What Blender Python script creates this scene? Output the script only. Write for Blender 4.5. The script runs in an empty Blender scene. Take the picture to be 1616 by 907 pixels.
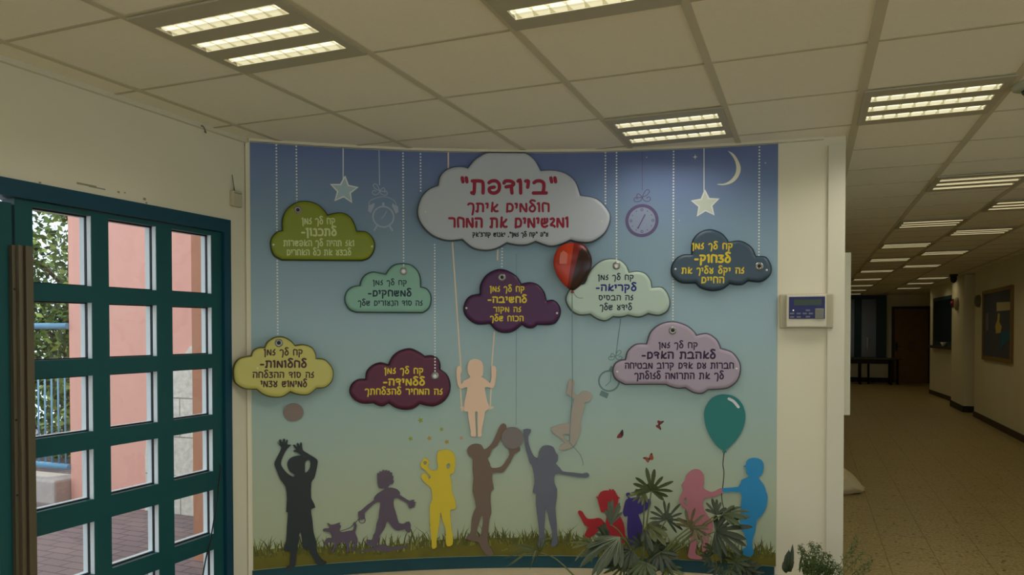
# School lobby: a curved mural wall with cloud boards, teal glass doors, a dim corridor.
import bpy, bmesh, math, random
from mathutils import Vector, Matrix
from mathutils.geometry import tessellate_polygon
random.seed(7)
S = bpy.context.scene
COL = S.collection

# ------------------------------------------------------------------ camera
F, YAW, PIT, ROL, CYP = 1179.2, .379, -.0184, -.0014, 544.3
CZ = 1.55
CEIL = 2.628
_d = Vector((-math.sin(YAW) * math.cos(PIT), math.cos(YAW) * math.cos(PIT), math.sin(PIT)))
_r0 = Vector((math.cos(YAW), math.sin(YAW), 0))
_u0 = _r0.cross(_d)
_r = math.cos(ROL) * _r0 + math.sin(ROL) * _u0
_u = -math.sin(ROL) * _r0 + math.cos(ROL) * _u0
EYE = Vector((0, 0, CZ))
cam = bpy.data.cameras.new('camera')
co = bpy.data.objects.new('camera', cam)
COL.objects.link(co)
co.matrix_world = Matrix(((_r.x, _u.x, -_d.x, 0), (_r.y, _u.y, -_d.y, 0), (_r.z, _u.z, -_d.z, CZ), (0, 0, 0, 1)))
cam.sensor_width = 36
cam.lens = F / 1616 * 36
cam.shift_y = (CYP - 453.5) / 1616
cam.clip_start = .05
S.camera = co

# ------------------------------------------------------------------ light
S.view_settings.view_transform = 'Standard'
S.view_settings.look = 'None'
S.view_settings.gamma = 1
S.view_settings.use_curve_mapping = False
S.view_settings.exposure = 0.0
LAMP_HALL, LAMP_CORR = 2.1, .28          # watts per ceiling fixture
TROUGH_HALL, TROUGH_CORR = .5, .36
W = bpy.data.worlds.new('world')
S.world = W
W.use_nodes = True
bg = W.node_tree.nodes['Background']
bg.inputs[0].default_value = (.84, .94, 1.06, 1)
bg.inputs[1].default_value = 1.85
sun = bpy.data.lights.new('sun', 'SUN')
sun.energy = 2.2
sun.angle = .02
sun.color = (1, .95, .82)
so = bpy.data.objects.new('sun', sun)
COL.objects.link(so)
so.rotation_euler = Vector((-.25, -.6, -.75)).to_track_quat('-Z', 'Y').to_euler()


# ------------------------------------------------------------------ helpers
def lin(c):
    return tuple(((x / 255) / 12.92 if x / 255 <= .04045 else ((x / 255 + .055) / 1.055) ** 2.4) for x in c) + (1,)


def mat(name, rgb, rough=.6, metal=0, noise=None, bump=0, spec=.4):
    """rgb in sRGB 0..255; noise = (scale, amount)"""
    m = bpy.data.materials.new(name)
    m.use_nodes = True
    nt = m.node_tree
    b = nt.nodes['Principled BSDF']
    b.inputs['Base Color'].default_value = lin(rgb)
    b.inputs['Roughness'].default_value = rough
    b.inputs['Metallic'].default_value = metal
    b.inputs['Specular IOR Level'].default_value = spec
    if noise or bump:
        tc = nt.nodes.new('ShaderNodeTexCoord')
        n = nt.nodes.new('ShaderNodeTexNoise')
        n.inputs['Scale'].default_value = noise[0] if noise else 30
        n.inputs['Detail'].default_value = 5
        nt.links.new(tc.outputs['Object'], n.inputs['Vector'])
        if noise:
            mx = nt.nodes.new('ShaderNodeMix')
            mx.data_type = 'RGBA'
            k = noise[1]
            mx.inputs[6].default_value = tuple(c * (1 - k) for c in lin(rgb)[:3]) + (1,)
            mx.inputs[7].default_value = tuple(min(1, c * (1 + k)) for c in lin(rgb)[:3]) + (1,)
            nt.links.new(n.outputs['Fac'], mx.inputs[0])
            nt.links.new(mx.outputs[2], b.inputs['Base Color'])
        if bump:
            bp = nt.nodes.new('ShaderNodeBump')
            bp.inputs['Strength'].default_value = bump
            bp.inputs['Distance'].default_value = .01
            nt.links.new(n.outputs['Fac'], bp.inputs['Height'])
            nt.links.new(bp.outputs[0], b.inputs['Normal'])
    return m


def emat(name, rgb, e, strength):
    m = mat(name, rgb, .4)
    b = m.node_tree.nodes['Principled BSDF']
    b.inputs['Emission Color'].default_value = lin(e)
    b.inputs['Emission Strength'].default_value = strength
    return m


def link(name, bm, m, parent=None, smooth=False):
    me = bpy.data.meshes.new(name)
    bm.normal_update()
    bm.to_mesh(me)
    bm.free()
    for x in (m if isinstance(m, (list, tuple)) else [m]):
        me.materials.append(x)
    if smooth:
        for p in me.polygons:
            p.use_smooth = True
    o = bpy.data.objects.new(name, me)
    COL.objects.link(o)
    if parent:
        o.parent = parent
        o.matrix_parent_inverse = Matrix.Translation(parent.location).inverted()
    return o


def empty(name, loc=(0, 0, 0)):
    o = bpy.data.objects.new(name, None)
    o.empty_display_size = .1
    o.location = loc
    COL.objects.link(o)
    return o


def tag(o, label, cat, group=None):
    o['label'] = label
    o['category'] = cat
    if group:
        o['group'] = group
    return o


def struct(o):
    o['kind'] = 'structure'
    return o


def box(bm, a, b, mi=0):
    x0, x1 = sorted((a[0], b[0])); y0, y1 = sorted((a[1], b[1])); z0, z1 = sorted((a[2], b[2]))
    v = [bm.verts.new(p) for p in ((x0, y0, z0), (x1, y0, z0), (x1, y1, z0), (x0, y1, z0),
                                   (x0, y0, z1), (x1, y0, z1), (x1, y1, z1), (x0, y1, z1))]
    for q in ((0, 3, 2, 1), (4, 5, 6, 7), (0, 1, 5, 4), (1, 2, 6, 5), (2, 3, 7, 6), (3, 0, 4, 7)):
        f = bm.faces.new([v[i] for i in q])
        f.material_index = mi


def boxes(*bs):
    bm = bmesh.new()
    for a, b in bs:
        box(bm, a, b)
    return bm


def bevel(bm, w, seg=2):
    bmesh.ops.bevel(bm, geom=bm.edges[:], offset=w, segments=seg, affect='EDGES', profile=.5, clamp_overlap=True)
    return bm


def tube(bm, pts, r, n=8, mi=0, cap=True):
    """r a number or one per point"""
    pts = [Vector(p) for p in pts]
    rs = r if isinstance(r, (list, tuple)) else [r] * len(pts)
    rings = []
    t = (pts[1] - pts[0]).normalized()
    a = t.orthogonal().normalized()
    for i, p in enumerate(pts):
        t2 = (pts[min(i + 1, len(pts) - 1)] - pts[max(i - 1, 0)]).normalized()
        a = (a - t2 * a.dot(t2)).normalized()
        b = t2.cross(a)
        rings.append([bm.verts.new(p + (a * math.cos(2 * math.pi * k / n) + b * math.sin(2 * math.pi * k / n)) * rs[i]) for k in range(n)])
    for i in range(len(pts) - 1):
        for k in range(n):
            f = bm.faces.new((rings[i][k], rings[i][(k + 1) % n], rings[i + 1][(k + 1) % n], rings[i + 1][k]))
            f.material_index = mi
            f.smooth = True
    if cap:
        bm.faces.new(rings[0][::-1]).material_index = mi
        bm.faces.new(rings[-1]).material_index = mi


def lathe(bm, c, prof, n=24, axis='Z', mi=0):
    """prof: list of (radius, height along axis); closes ends where r == 0"""
    c = Vector(c)
    ax = {'X': Vector((1, 0, 0)), 'Y': Vector((0, 1, 0)), 'Z': Vector((0, 0, 1))}[axis] if isinstance(axis, str) else Vector(axis).normalized()
    a = ax.orthogonal().normalized()
    b = ax.cross(a)
    rings = []
    for r, h in prof:
        if r <= 1e-6:
            rings.append([bm.verts.new(c + ax * h)])
        else:
            rings.append([bm.verts.new(c + ax * h + (a * math.cos(2 * math.pi * k / n) + b * math.sin(2 * math.pi * k / n)) * r) for k in range(n)])
    for R0, R1 in zip(rings, rings[1:]):
        for k in range(n):
            k2 = (k + 1) % n
            vs = []
            for v in ((R0[k] if len(R0) > 1 else R0[0]), (R0[k2] if len(R0) > 1 else R0[0]),
                      (R1[k2] if len(R1) > 1 else R1[0]), (R1[k] if len(R1) > 1 else R1[0])):
                if v not in vs:
                    vs.append(v)
            if len(vs) > 2:
                f = bm.faces.new(vs)
                f.smooth = True
                f.material_index = mi


def ray(x, y):
    return _d + _r * ((x - 808) / F) - _u * ((y - CYP) / F)


def onX(x, y, X): a = ray(x, y); return EYE + a * (X / a.x)
def onY(x, y, Y): a = ray(x, y); return EYE + a * (Y / a.y)
def onZ(x, y, Z): a = ray(x, y); return EYE + a * ((Z - CZ) / a.z)


def smooth_path(pts, n=4, closed=False):
    """Catmull-Rom through 2-D or 3-D points"""
    P = [Vector(p) for p in pts]
    out = []
    N = len(P)
    for i in range(N if closed else N - 1):
        p0 = P[(i - 1) % N] if closed or i > 0 else P[0]
        p1, p2 = P[i], P[(i + 1) % N]
        p3 = P[(i + 2) % N] if closed or i + 2 < N else P[-1]
        for k in range(n):
            t = k / n
            out.append(.5 * ((2 * p1) + (p2 - p0) * t + (2 * p0 - 5 * p1 + 4 * p2 - p3) * t * t + (3 * p1 - p0 - 3 * p2 + p3) * t ** 3))
    if not closed:
        out.append(P[-1])
    return out


# ------------------------------------------------------------------ the curved wall's own coordinates
CX, CY, R = .173, -.151, 4.688
AL = math.atan2(-2.93 - CX, 3.37 - CY)
AR = math.atan2(-.172 - CX, 4.529 - CY)
SLEN = R * (AR - AL)


def M(s, z, o=0.0):
    """along the wall, height, distance off the wall"""
    a = AL + s / R
    return Vector((CX + (R - o) * math.sin(a), CY + (R - o) * math.cos(a), z))


def sz(x, y, o=0.0):
    """where the sight line of photo point x,y meets the wall surface"""
    a = ray(x, y)
    rr = R - o
    ex, ey = -CX, -CY
    A = a.x ** 2 + a.y ** 2
    B = 2 * (ex * a.x + ey * a.y)
    C = ex * ex + ey * ey - rr * rr
    t = (-B + math.sqrt(B * B - 4 * A * C)) / (2 * A)
    p = EYE + a * t
    return Vector((R * (math.atan2(p.x - CX, p.y - CY) - AL), p.z))


# the yellow board bridges the corner, so it has a flat plane of its own
_YA = Vector((-2.938, 3.245, 0))
_YB = M(.60, 0, .006)
_YT = (_YB - _YA); _YT.z = 0; _YL = _YT.length; _YT.normalize()
_YN = Vector((_YT.y, -_YT.x, 0))


def MY(s, z, o=0.0): return _YA + _YT * s + _YN * o + Vector((0, 0, z))


def szY(x, y, o=0.0):
    a = ray(x, y)
    p0 = _YA + _YN * o
    t = (Vector((p0.x, p0.y, 0)) - Vector((0, 0, 0))).dot(_YN) / (a.x * _YN.x + a.y * _YN.y)
    p = EYE + a * t
    return Vector(((p - _YA).dot(_YT), p.z))


def slice_and_map(bm, fn, step=.06):
    xs = [v.co.x for v in bm.verts]
    x = math.ceil(min(xs) / step) * step if step else 1e9
    while x < max(xs):
        bmesh.ops.bisect_plane(bm, geom=bm.verts[:] + bm.edges[:] + bm.faces[:], dist=1e-6, plane_co=(x, 0, 0), plane_no=(1, 0, 0))
        x += step
    for v in bm.verts:
        v.co = fn(v.co.x, v.co.z, v.co.y)
    return bm


def area2(p):
    return .5 * sum(p[i][0] * p[(i + 1) % len(p)][1] - p[(i + 1) % len(p)][0] * p[i][1] for i in range(len(p)))


def poly(bm, loop, o, holes=(), depth=0, mi=0):
    """flat filled outline at distance o off the wall (wall coords x=s y=o z=z); depth makes solid sides back to o-depth"""
    loops = [[Vector((p[0], p[1], 0)) for p in loop]] + [[Vector((p[0], p[1], 0)) for p in h] for h in holes]
    tris = tessellate_polygon(loops)
    flat = [p for l in loops for p in l]
    vf = [bm.verts.new((p.x, o, p.y)) for p in flat]
    for t in tris:
        a, b, c = [flat[i] for i in t]
        cr = (b - a).cross(c - a).z
        if abs(cr) < 1e-12:
            continue
        try:
            f = bm.faces.new([vf[i] for i in (t if cr > 0 else t[::-1])])
            f.material_index = mi
        except ValueError:
            pass
    if depth:
        vb = [bm.verts.new((p.x, o - depth, p.y)) for p in flat]
        k = 0
        for l in loops:
            n = len(l)
            for i in range(n):
                j = (i + 1) % n
                f = bm.faces.new((vf[k + i], vf[k + j], vb[k + j], vb[k + i]))
                f.material_index = mi
            k += n


def dedupe(p, eps=1e-4):
    out = [p[0]]
    for q in p[1:]:
        if (q - out[-1]).length > eps:
            out.append(q)
    if (out[0] - out[-1]).length < eps:
        out.pop()
    return out


def ribbon(bm, pts, w, o, mi=0, round_ends=True):
    """a painted line of width w through wall points"""
    raw = [Vector(p).to_2d() for p in pts]
    pts = [raw[0]]
    for q in raw[1:]:
        if (q - pts[-1]).length > 2e-4:
            pts.append(q)
    n = len(pts)
    if n < 2:
        return
    L, Rr = [], []
    for i in range(n):
        t = (pts[min(i + 1, n - 1)] - pts[max(i - 1, 0)])
        if t.length < 1e-9:
            t = Vector((1, 0))
        t.normalize()
        nn = Vector((-t.y, t.x))
        k = 1.0
        if 0 < i < n - 1:
            t0 = (pts[i] - pts[i - 1]).normalized()
            k = min(1.6, 1 / max(.4, abs(t0.dot(t))))
        L.append(bm.verts.new((pts[i].x + nn.x * w / 2 * k, o, pts[i].y + nn.y * w / 2 * k)))
        Rr.append(bm.verts.new((pts[i].x - nn.x * w / 2 * k, o, pts[i].y - nn.y * w / 2 * k)))
    for i in range(n - 1):
        f = bm.faces.new((Rr[i], Rr[i + 1], L[i + 1], L[i]))
        f.material_index = mi
    if round_ends:
        for p in (pts[0], pts[-1]):
            disc(bm, p, w / 2, o, 8, mi)


def disc(bm, c, r, o, n=12, mi=0, ry=None):
    ry = ry or r
    f = bm.faces.new([bm.verts.new((c[0] + r * math.cos(2 * math.pi * k / n), o, c[1] + ry * math.sin(2 * math.pi * k / n))) for k in range(n)])
    f.material_index = mi


def circle(c, r, n=32, ry=None):
    ry = ry or r
    return [Vector((c[0] + r * math.cos(2 * math.pi * k / n), c[1] + ry * math.sin(2 * math.pi * k / n))) for k in range(n + 1)]


def wall_obj(name, bm, m, parent, fn=None, step=.06):
    slice_and_map(bm, fn or M, step)
    bmesh.ops.recalc_face_normals(bm, faces=bm.faces[:])
    # open faces must look into the room
    return link(name, bm, m, parent)


# ------------------------------------------------------------------ materials
m_wall = mat('cream_wall_paint', (222, 215, 188), .75, noise=(1.7, .05), bump=.05)
m_trim = mat('pale_trim', (214, 208, 184), .5)
m_tile = mat('ceiling_tile', (238, 231, 212), .9, noise=(60, .04))
m_tbar = mat('ceiling_bar', (200, 191, 165), .6)
m_teal = mat('teal_paint', (17, 76, 78), .35, noise=(3, .08))
m_tealb = mat('teal_skirting_paint', (20, 66, 74), .45, noise=(5, .2))
m_reveal = mat('pale_reveal', (222, 228, 230), .5)
m_black = mat('black_rubber', (14, 14, 14), .6)
m_alu = mat('aluminium_profile', (120, 110, 90), .42, .75)
m_dark = mat('dark_grey', (40, 38, 34), .6)
m_white = mat('white_plastic', (228, 224, 208), .45)
m_steel = mat('steel', (170, 168, 160), .3, .9)


def glass_mat():
    m = bpy.data.materials.new('clear_glass')
    m.use_nodes = True
    nt = m.node_tree
    nt.nodes.clear()
    out = nt.nodes.new('ShaderNodeOutputMaterial')
    t = nt.nodes.new('ShaderNodeBsdfTransparent')
    t.inputs[0].default_value = (.95, .98, .97, 1)
    g = nt.nodes.new('ShaderNodeBsdfGlossy')
    g.inputs['Roughness'].default_value = .02
    mx = nt.nodes.new('ShaderNodeMixShader')
    mx.inputs[0].default_value = .05
    nt.links.new(t.outputs[0], mx.inputs[1])
    nt.links.new(g.outputs[0], mx.inputs[2])
    nt.links.new(mx.outputs[0], out.inputs[0])
    return m


m_glass = glass_mat()


def floor_mat():
    m = mat('terrazzo_floor', (150, 134, 98), .35, spec=.45)
    nt = m.node_tree
    b = nt.nodes['Principled BSDF']
    N = nt.nodes.new
    geo = N('ShaderNodeNewGeometry')
    # fine speckle
    v = N('ShaderNodeTexNoise'); v.inputs['Scale'].default_value = 46; v.inputs['Detail'].default_value = 3
    r1 = N('ShaderNodeValToRGB')
    r1.color_ramp.elements[0].position = .42; r1.color_ramp.elements[0].color = lin((158, 138, 92))
    r1.color_ramp.elements[1].position = .6; r1.color_ramp.elements[1].color = lin((188, 168, 116))
    nt.links.new(geo.outputs['Position'], v.inputs['Vector'])
    nt.links.new(v.outputs['Fac'], r1.inputs[0])
    # dark chips
    v2 = N('ShaderNodeTexNoise'); v2.inputs['Scale'].default_value = 21; v2.inputs['Detail'].default_value = 2
    r2 = N('ShaderNodeValToRGB')
    r2.color_ramp.elements[0].position = .635; r2.color_ramp.elements[0].color = (1, 1, 1, 1)
    r2.color_ramp.elements[1].position = .67; r2.color_ramp.elements[1].color = (.35, .3, .22, 1)
    nt.links.new(geo.outputs['Position'], v2.inputs['Vector'])
    nt.links.new(v2.outputs['Fac'], r2.inputs[0])
    mu = N('ShaderNodeMix'); mu.data_type = 'RGBA'; mu.blend_type = 'MULTIPLY'; mu.inputs[0].default_value = 1
    nt.links.new(r1.outputs[0], mu.inputs[6]); nt.links.new(r2.outputs[0], mu.inputs[7])
    # tile joints
    br = N('ShaderNodeTexBrick')
    br.offset = 0
    br.inputs['Color1'].default_value = (1, 1, 1, 1); br.inputs['Color2'].default_value = (.9, .9, .88, 1)
    br.inputs['Mortar'].default_value = (.42, .38, .28, 1)
    br.inputs['Scale'].default_value = 1
    br.inputs['Mortar Size'].default_value = .0035
    br.inputs['Brick Width'].default_value = .31; br.inputs['Row Height'].default_value = .31
    mp = N('ShaderNodeMapping'); mp.inputs['Location'].default_value = (-.5 + 3.1, -6.61 + 12.4, 0)
    nt.links.new(geo.outputs['Position'], mp.inputs[0]); nt.links.new(mp.outputs[0], br.inputs['Vector'])
    mu2 = N('ShaderNodeMix'); mu2.data_type = 'RGBA'; mu2.blend_type = 'MULTIPLY'; mu2.inputs[0].default_value = .8
    nt.links.new(mu.outputs[2], mu2.inputs[6]); nt.links.new(br.outputs['Color'], mu2.inputs[7])
    nt.links.new(mu2.outputs[2], b.inputs['Base Color'])
    return m


def paver_mat():
    m = mat('brick_pavers', (150, 118, 112), .85)
    nt = m.node_tree
    b = nt.nodes['Principled BSDF']
    geo = nt.nodes.new('ShaderNodeNewGeometry')
    br = nt.nodes.new('ShaderNodeTexBrick')
    br.inputs['Color1'].default_value = lin((146, 124, 122)); br.inputs['Color2'].default_value = lin((132, 114, 114))
    br.inputs['Mortar'].default_value = lin((100, 86, 84))
    br.inputs['Scale'].default_value = 1
    br.inputs['Mortar Size'].default_value = .006
    br.inputs['Brick Width'].default_value = .21; br.inputs['Row Height'].default_value = .105
    nt.links.new(geo.outputs['Position'], br.inputs['Vector']); nt.links.new(br.outputs['Color'], b.inputs['Base Color'])
    return m


# ------------------------------------------------------------------ room shell
XL, XR, YB, YF = -2.95, 2.77, -5.0, 25.0
CWX = .18                                   # corridor's left wall
WT = .14
floor_o = struct(link('floor', boxes(((XL - WT, YB, -.15), (6.2, YF + .2, 0))), floor_mat()))
ceil_o = struct(link('ceiling', boxes(((XL - WT - .3, YB - .3, CEIL), (6.5, YF + .4, CEIL + .25))), m_tile))

# ceiling grid: broad runners along the corridor, thin cross bars; two grids, lobby and corridor share the lines
GX0, GY0, GP = -.985, 1.8985, .6025


def niche_y(x):
    """depth of the front wall at x"""
    if x >= CWX:
        return YF
    if x <= -2.93:
        return 3.37
    return CY + math.sqrt(max(0, R * R - (x - CX) ** 2))


bm = bmesh.new()
i = -4
while GX0 + i * .6 < 3.6:
    x = GX0 + i * .6
    if x > XL + .03 and x < XR + .5:
        w = .016 if x < 0 else .019
        y1 = niche_y(x) if x < CWX else YF
        y1 = min(y1, niche_y(x - w), niche_y(x + w)) if x < CWX - .05 else y1
        box(bm, (x - w, YB, CEIL - .004), (x + w, y1 - .012, CEIL + .01))
    i += 1
struct(link('ceiling_runner_bars', bm, m_tbar))
bm = bmesh.new()
j = -11
while GY0 + j * GP < YF:
    y = GY0 + j * GP
    xs, xe = XL + .02, XR
    if y > 3.3:
        # stop at the curved wall
        if y < niche_y(CWX - .001):
            k = XL
            while niche_y(k) < y + .02 and k < CWX:
                k += .01
            xs = k + .02
        else:
            xs = CWX + .02
    if y > 20.9:
        xe = 3.6
    box(bm, (xs, y - .007, CEIL - .003), (xe, y + .007, CEIL + .01))
    j += 1
struct(link('ceiling_cross_bars', bm, mat('ceiling_cross_bar', (186, 178, 152), .7)))
struct(link('trim_1', boxes(((XL, YB, CEIL - .022), (XL + .022, 3.36, CEIL))), m_trim))

# left wall with the door opening
DY0, DY1, DZ = .84, 3.232, 2.158
W2Y0, W2Y1 = -4.2, .1
bm = boxes(((XL - WT, DY1, 0), (XL, 3.55, CEIL)), ((XL - WT, DY0, DZ), (XL, DY1, CEIL)), ((XL - WT, W2Y1, 0), (XL, DY0, CEIL)),
           ((XL - WT, W2Y0, 2.16), (XL, W2Y1, CEIL)), ((XL - WT, W2Y0, 0), (XL, W2Y1, .1)), ((XL - WT, YB, 0), (XL, W2Y0, CEIL)))
struct(link('wall_left', bm, m_wall))
# back wall behind the viewer, with a wide window added for daylight
bm = boxes(((XL - WT, YB - .14, 0), (-2.4, YB, CEIL)), ((-2.4, YB - .14, 2.4), (4.8, YB, CEIL)), ((-2.4, YB - .14, 0), (4.8, YB, .3)),
           ((4.8, YB - .14, 0), (6.2, YB, CEIL)))
struct(link('wall_back', bm, m_wall))
# right wall: near stretch, pilaster, far stretch
bm = boxes(((XR, 6, 0), (6.2, 6.2, CEIL)), ((6, YB, 0), (6.2, -4.2, CEIL)), ((6, -4.2, 0), (6.2, 5.2, .3)), ((6, -4.2, 2.4), (6.2, 5.2, CEIL)), ((6, 5.2, 0), (6.2, 6, CEIL)),
           ((XR, 6, 0), (XR + .3, 15.62, CEIL)), ((2.95, 15.6, 0), (3.3, 17.8, CEIL)))
struct(link('wall_right', bm, m_wall))
bm = boxes(((2.72, 16.35, 0), (2.96, 17.7, CEIL)))
bevel(bm, .03)
struct(link('wall_pilaster', bm, m_wall))


def quadwall(pts, z0, z1, th):
    bm = bmesh.new()
    lo = [bm.verts.new((x, y, z0)) for x, y in pts]
    hi = [bm.verts.new((x, y, z1)) for x, y in pts]
    n = len(pts)
    for k in range(n):
        bm.faces.new((lo[k], lo[(k + 1) % n], hi[(k + 1) % n], hi[k]))
    bm.faces.new(lo[::-1]); bm.faces.new(hi)
    bmesh.ops.recalc_face_normals(bm, faces=bm.faces[:])
    return bm


struct(link('wall_far_right', quadwall(((2.97, 17.6), (2.77, 21.0), (3.6, 21.0), (3.6, 17.6)), 0, CEIL, 0), m_wall))
struct(link('wall_side_bay', boxes(((3.6, 20.9, 0), (3.8, YF + .2, CEIL))), m_wall))
struct(link('wall_end', boxes(((CWX - .2, YF, 0), (3.8, YF + .2, CEIL))), m_wall))
struct(link('baseboard_right', boxes(((XR - .014, 6, 0), (XR, 15.63, .1))), mat('brown_skirting', (62, 48, 32), .6)))
m_skirt = bpy.data.materials['brown_skirting']
struct(link('baseboard_pilaster', boxes(((2.706, 16.34, 0), (2.97, 17.71, .12))), mat('dark_skirting', (34, 34, 30), .6)))
m_dsk = bpy.data.materials['dark_skirting']
struct(link('baseboard_far_right', quadwall(((2.952, 17.72), (2.752, 20.99), (2.78, 20.99), (2.98, 17.72)), 0, .1, 0), m_skirt))
struct(link('baseboard_end', boxes(((CWX, YF - .02, 0), (2.28, YF, .14))), m_dsk))
# the curved mural wall, the column at its right and the corridor's left side, one continuous wall
bm = bmesh.new()
ss = [-.02 + k * .05 for k in range(int((SLEN + .42) / .05))]
pts = [M(s, 0) for s in ss]
pts = [p for p in pts if p.x < CWX - .01] + [Vector((CWX, M(R * (math.atan2(CWX - CX, 4.6) - AL), 0).y, 0))]
back = [Vector((CWX, YF, 0)), Vector((CWX - .12, YF, 0)), Vector((CWX - .12, 4.9, 0)), Vector((-1.5, 4.75, 0)), Vector((-3.09, 3.7, 0))]
allp = pts + back
top = []
loop = [(p.x, p.y) for p in allp]
tri = tessellate_polygon([[Vector((x, y, 0)) for x, y in loop]])
for z in (0, CEIL):
    top.append([bm.verts.new((x, y, z)) for x, y in loop])
n = len(loop)
for k in range(n):
    bm.faces.new((top[0][k], top[0][(k + 1) % n], top[1][(k + 1) % n], top[1][k]))
for t in tri:
    bm.faces.new([top[1][q] for q in t]); bm.faces.new([top[0][q] for q in t[::-1]])
bmesh.ops.recalc_face_normals(bm, faces=bm.faces[:])
struct(link('wall_front', bm, m_wall))


def arc_strip(s0, s1, z0, z1, o0, o1, step=.06):
    bm = bmesh.new()
    n = max(2, int((s1 - s0) / step))
    rings = []
    for k in range(n + 1):
        s = s0 + (s1 - s0) * k / n
        rings.append([bm.verts.new(M(s, z, o)) for z, o in ((z0, o0), (z1, o0), (z1, o1), (z0, o1))])
    for a, b in zip(rings, rings[1:]):
        for q in range(4):
            bm.faces.new((a[q], a[(q + 1) % 4], b[(q + 1) % 4], b[q]))
    bm.faces.new(rings[0]); bm.faces.new(rings[-1][::-1])
    bmesh.ops.recalc_face_normals(bm, faces=bm.faces[:])
    return bm


struct(link('trim_2', arc_strip(.0, SLEN + .24, CEIL - .014, CEIL, .0, .03), m_trim))
S_END = R * (math.atan2(CWX - CX, 4.6) - AL)
struct(link('trim_3', arc_strip(S_END - .088, S_END - .001, 0, CEIL - .05, 0, .018, .03), m_trim))
struct(link('baseboard_front', arc_strip(.0, SLEN - .01, .13, .198, .0, .014), m_tealb))

# ------------------------------------------------------------------ teal glazed doors
def door_leaf(parent, ys, y0, y1, ztop, handle=False):
    """ys: glazed columns; a grid of rails and stiles"""
    x0, x1 = XL - .075, XL - .005
    zp = [(ztop - .325 * k - (.0 if k == 0 else .06), ztop - .325 * k - .315) for k in range(6)]
    zp = [(2.062, 1.752), (1.679, 1.432), (1.357, 1.109), (1.03, .806), (.706, .47), (.386, .12)]
    bm = bmesh.new()
    edges = [y0] + [v for c in ys for v in c] + [y1]
    for k in range(0, len(edges), 2):                        # stiles
        box(bm, (x0, edges[k], .01), (x1, edges[k + 1], ztop))
    for c in ys:                                             # rails between the panes
        zz = [ztop] + [v for p in zp for v in p] + [.01]
        for k in range(0, len(zz), 2):
            if zz[k] - zz[k + 1] > .002:
                box(bm, (x0, c[0], zz[k + 1]), (x1, c[1], zz[k]))
    leaf = link('door_leaf', bm, m_teal, parent)
    bm = bmesh.new()
    g = bmesh.new()
    bl = bmesh.new()
    for c in ys:
        for zt, zb in zp:
            # pale strips along the reveals of each opening
            t = .004
            box(bm, (x0, c[0], zb), (x0 + .028, c[0] + t, zt)); box(bm, (x0, c[1] - t, zb), (x0 + .028, c[1], zt))
            box(bm, (x0, c[0], zb), (x0 + .028, c[1], zb + t)); box(bm, (x0, c[0], zt - t), (x0 + .028, c[1], zt))
            box(bm, (x0 + .043, c[1] - .003, zb), (x1 - .004, c[1], zt)); box(bm, (x0 + .043, c[0], zb), (x1 - .004, c[0] + .003, zt))
            box(bl, (x0 + .029, c[1] - .005, zb), (x0 + .042, c[1], zt)); box(bl, (x0 + .029, c[0], zb), (x0 + .042, c[1], zb + .005))
            box(bl, (x0 + .029, c[0], zt - .005), (x0 + .042, c[1], zt))
            box(g, (x0 + .032, c[0] + .001, zb + .001), (x0 + .037, c[1] - .001, zt - .001))
    link('reveal_strip', bm, m_reveal, leaf)
    link('glazing_gasket', bl, m_black, leaf)
    link('glass_pane', g, m_glass, leaf)
    return leaf


door = struct(empty('door_1', (XL, 2.04, 0)))
door['label'] = 'teal glazed double door with grid of small panes in left wall'
bm = boxes(((XL - .12, DY1 - .05, 0), (XL + .012, DY1, DZ)), ((XL - .12, DY0, DZ - .07), (XL + .012, DY1 - .05, DZ)), ((XL - .12, DY0, 0), (XL + .012, DY0 + .05, DZ - .07)))
link('door_frame', bm, mat('teal_frame_paint', (16, 66, 84), .35, noise=(3, .08)), door)
door_leaf(door, [(2.122, 2.392), (2.478, 2.746), (2.84, 3.107)], 2.048, 3.178, 2.084)
door_leaf(door, [(.96, 1.26), (1.35, 1.62), (1.71, 1.972)], .895, 2.036, 2.064)
bm = bmesh.new()
for k, (a, b, h) in enumerate(((2.020, 2.034, .018), (2.034, 2.046, .036), (2.046, 2.060, .026), (2.060, 2.070, .04), (2.070, 2.098, .03))):
    box(bm, (XL - .004, a, .05), (XL + h, b, 1.895))
link('handle', bm, m_alu, door)
bm = bmesh.new()
for z in (1.72, 1.2, .9, .5):
    lathe(bm, (XL + .017, 2.027, z), [(0, .004), (.004, .003), (.005, 0)], 10, 'X')
link('screw', bm, m_dark, door)

window = struct(empty('fill_window_2', (XL, -2, 0)))  # unseen window, added to bring fill daylight into the lobby
bm = boxes(((XL - .1, W2Y0, .1), (XL - .04, W2Y1, .16)), ((XL - .1, W2Y0, 2.1), (XL - .04, W2Y1, 2.16)))
for k in range(5):
    y = W2Y0 + (W2Y1 - W2Y0) * k / 4
    box(bm, (XL - .1, max(W2Y0, y - .03), .16), (XL - .04, min(W2Y1, y + .03), 2.1))
link('window_frame', bm, m_teal, window)
link('glass_pane', boxes(((XL - .072, W2Y0 + .03, .16), (XL - .066, W2Y1 - .03, 2.1))), m_glass, window)
window = struct(empty('fill_window_3', (0, YB, 0)))  # unseen back window, added and made wide for more daylight
bm = boxes(((-2.4, YB - .1, .3), (4.8, YB - .04, .36)), ((-2.4, YB - .1, 2.34), (4.8, YB - .04, 2.4)))
for k in range(7):
    x = -2.4 + 7.2 * k / 6
    box(bm, (max(-2.4, x - .03), YB - .1, .36), (min(4.8, x + .03), YB - .04, 2.34))
link('window_frame', bm, m_teal, window)
link('glass_pane', boxes(((-2.37, YB - .072, .36), (4.77, YB - .066, 2.34))), m_glass, window)
window = struct(empty('fill_window_5', (6, 0, 0)))  # unseen lobby window, added to light the left wall and mural
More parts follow.
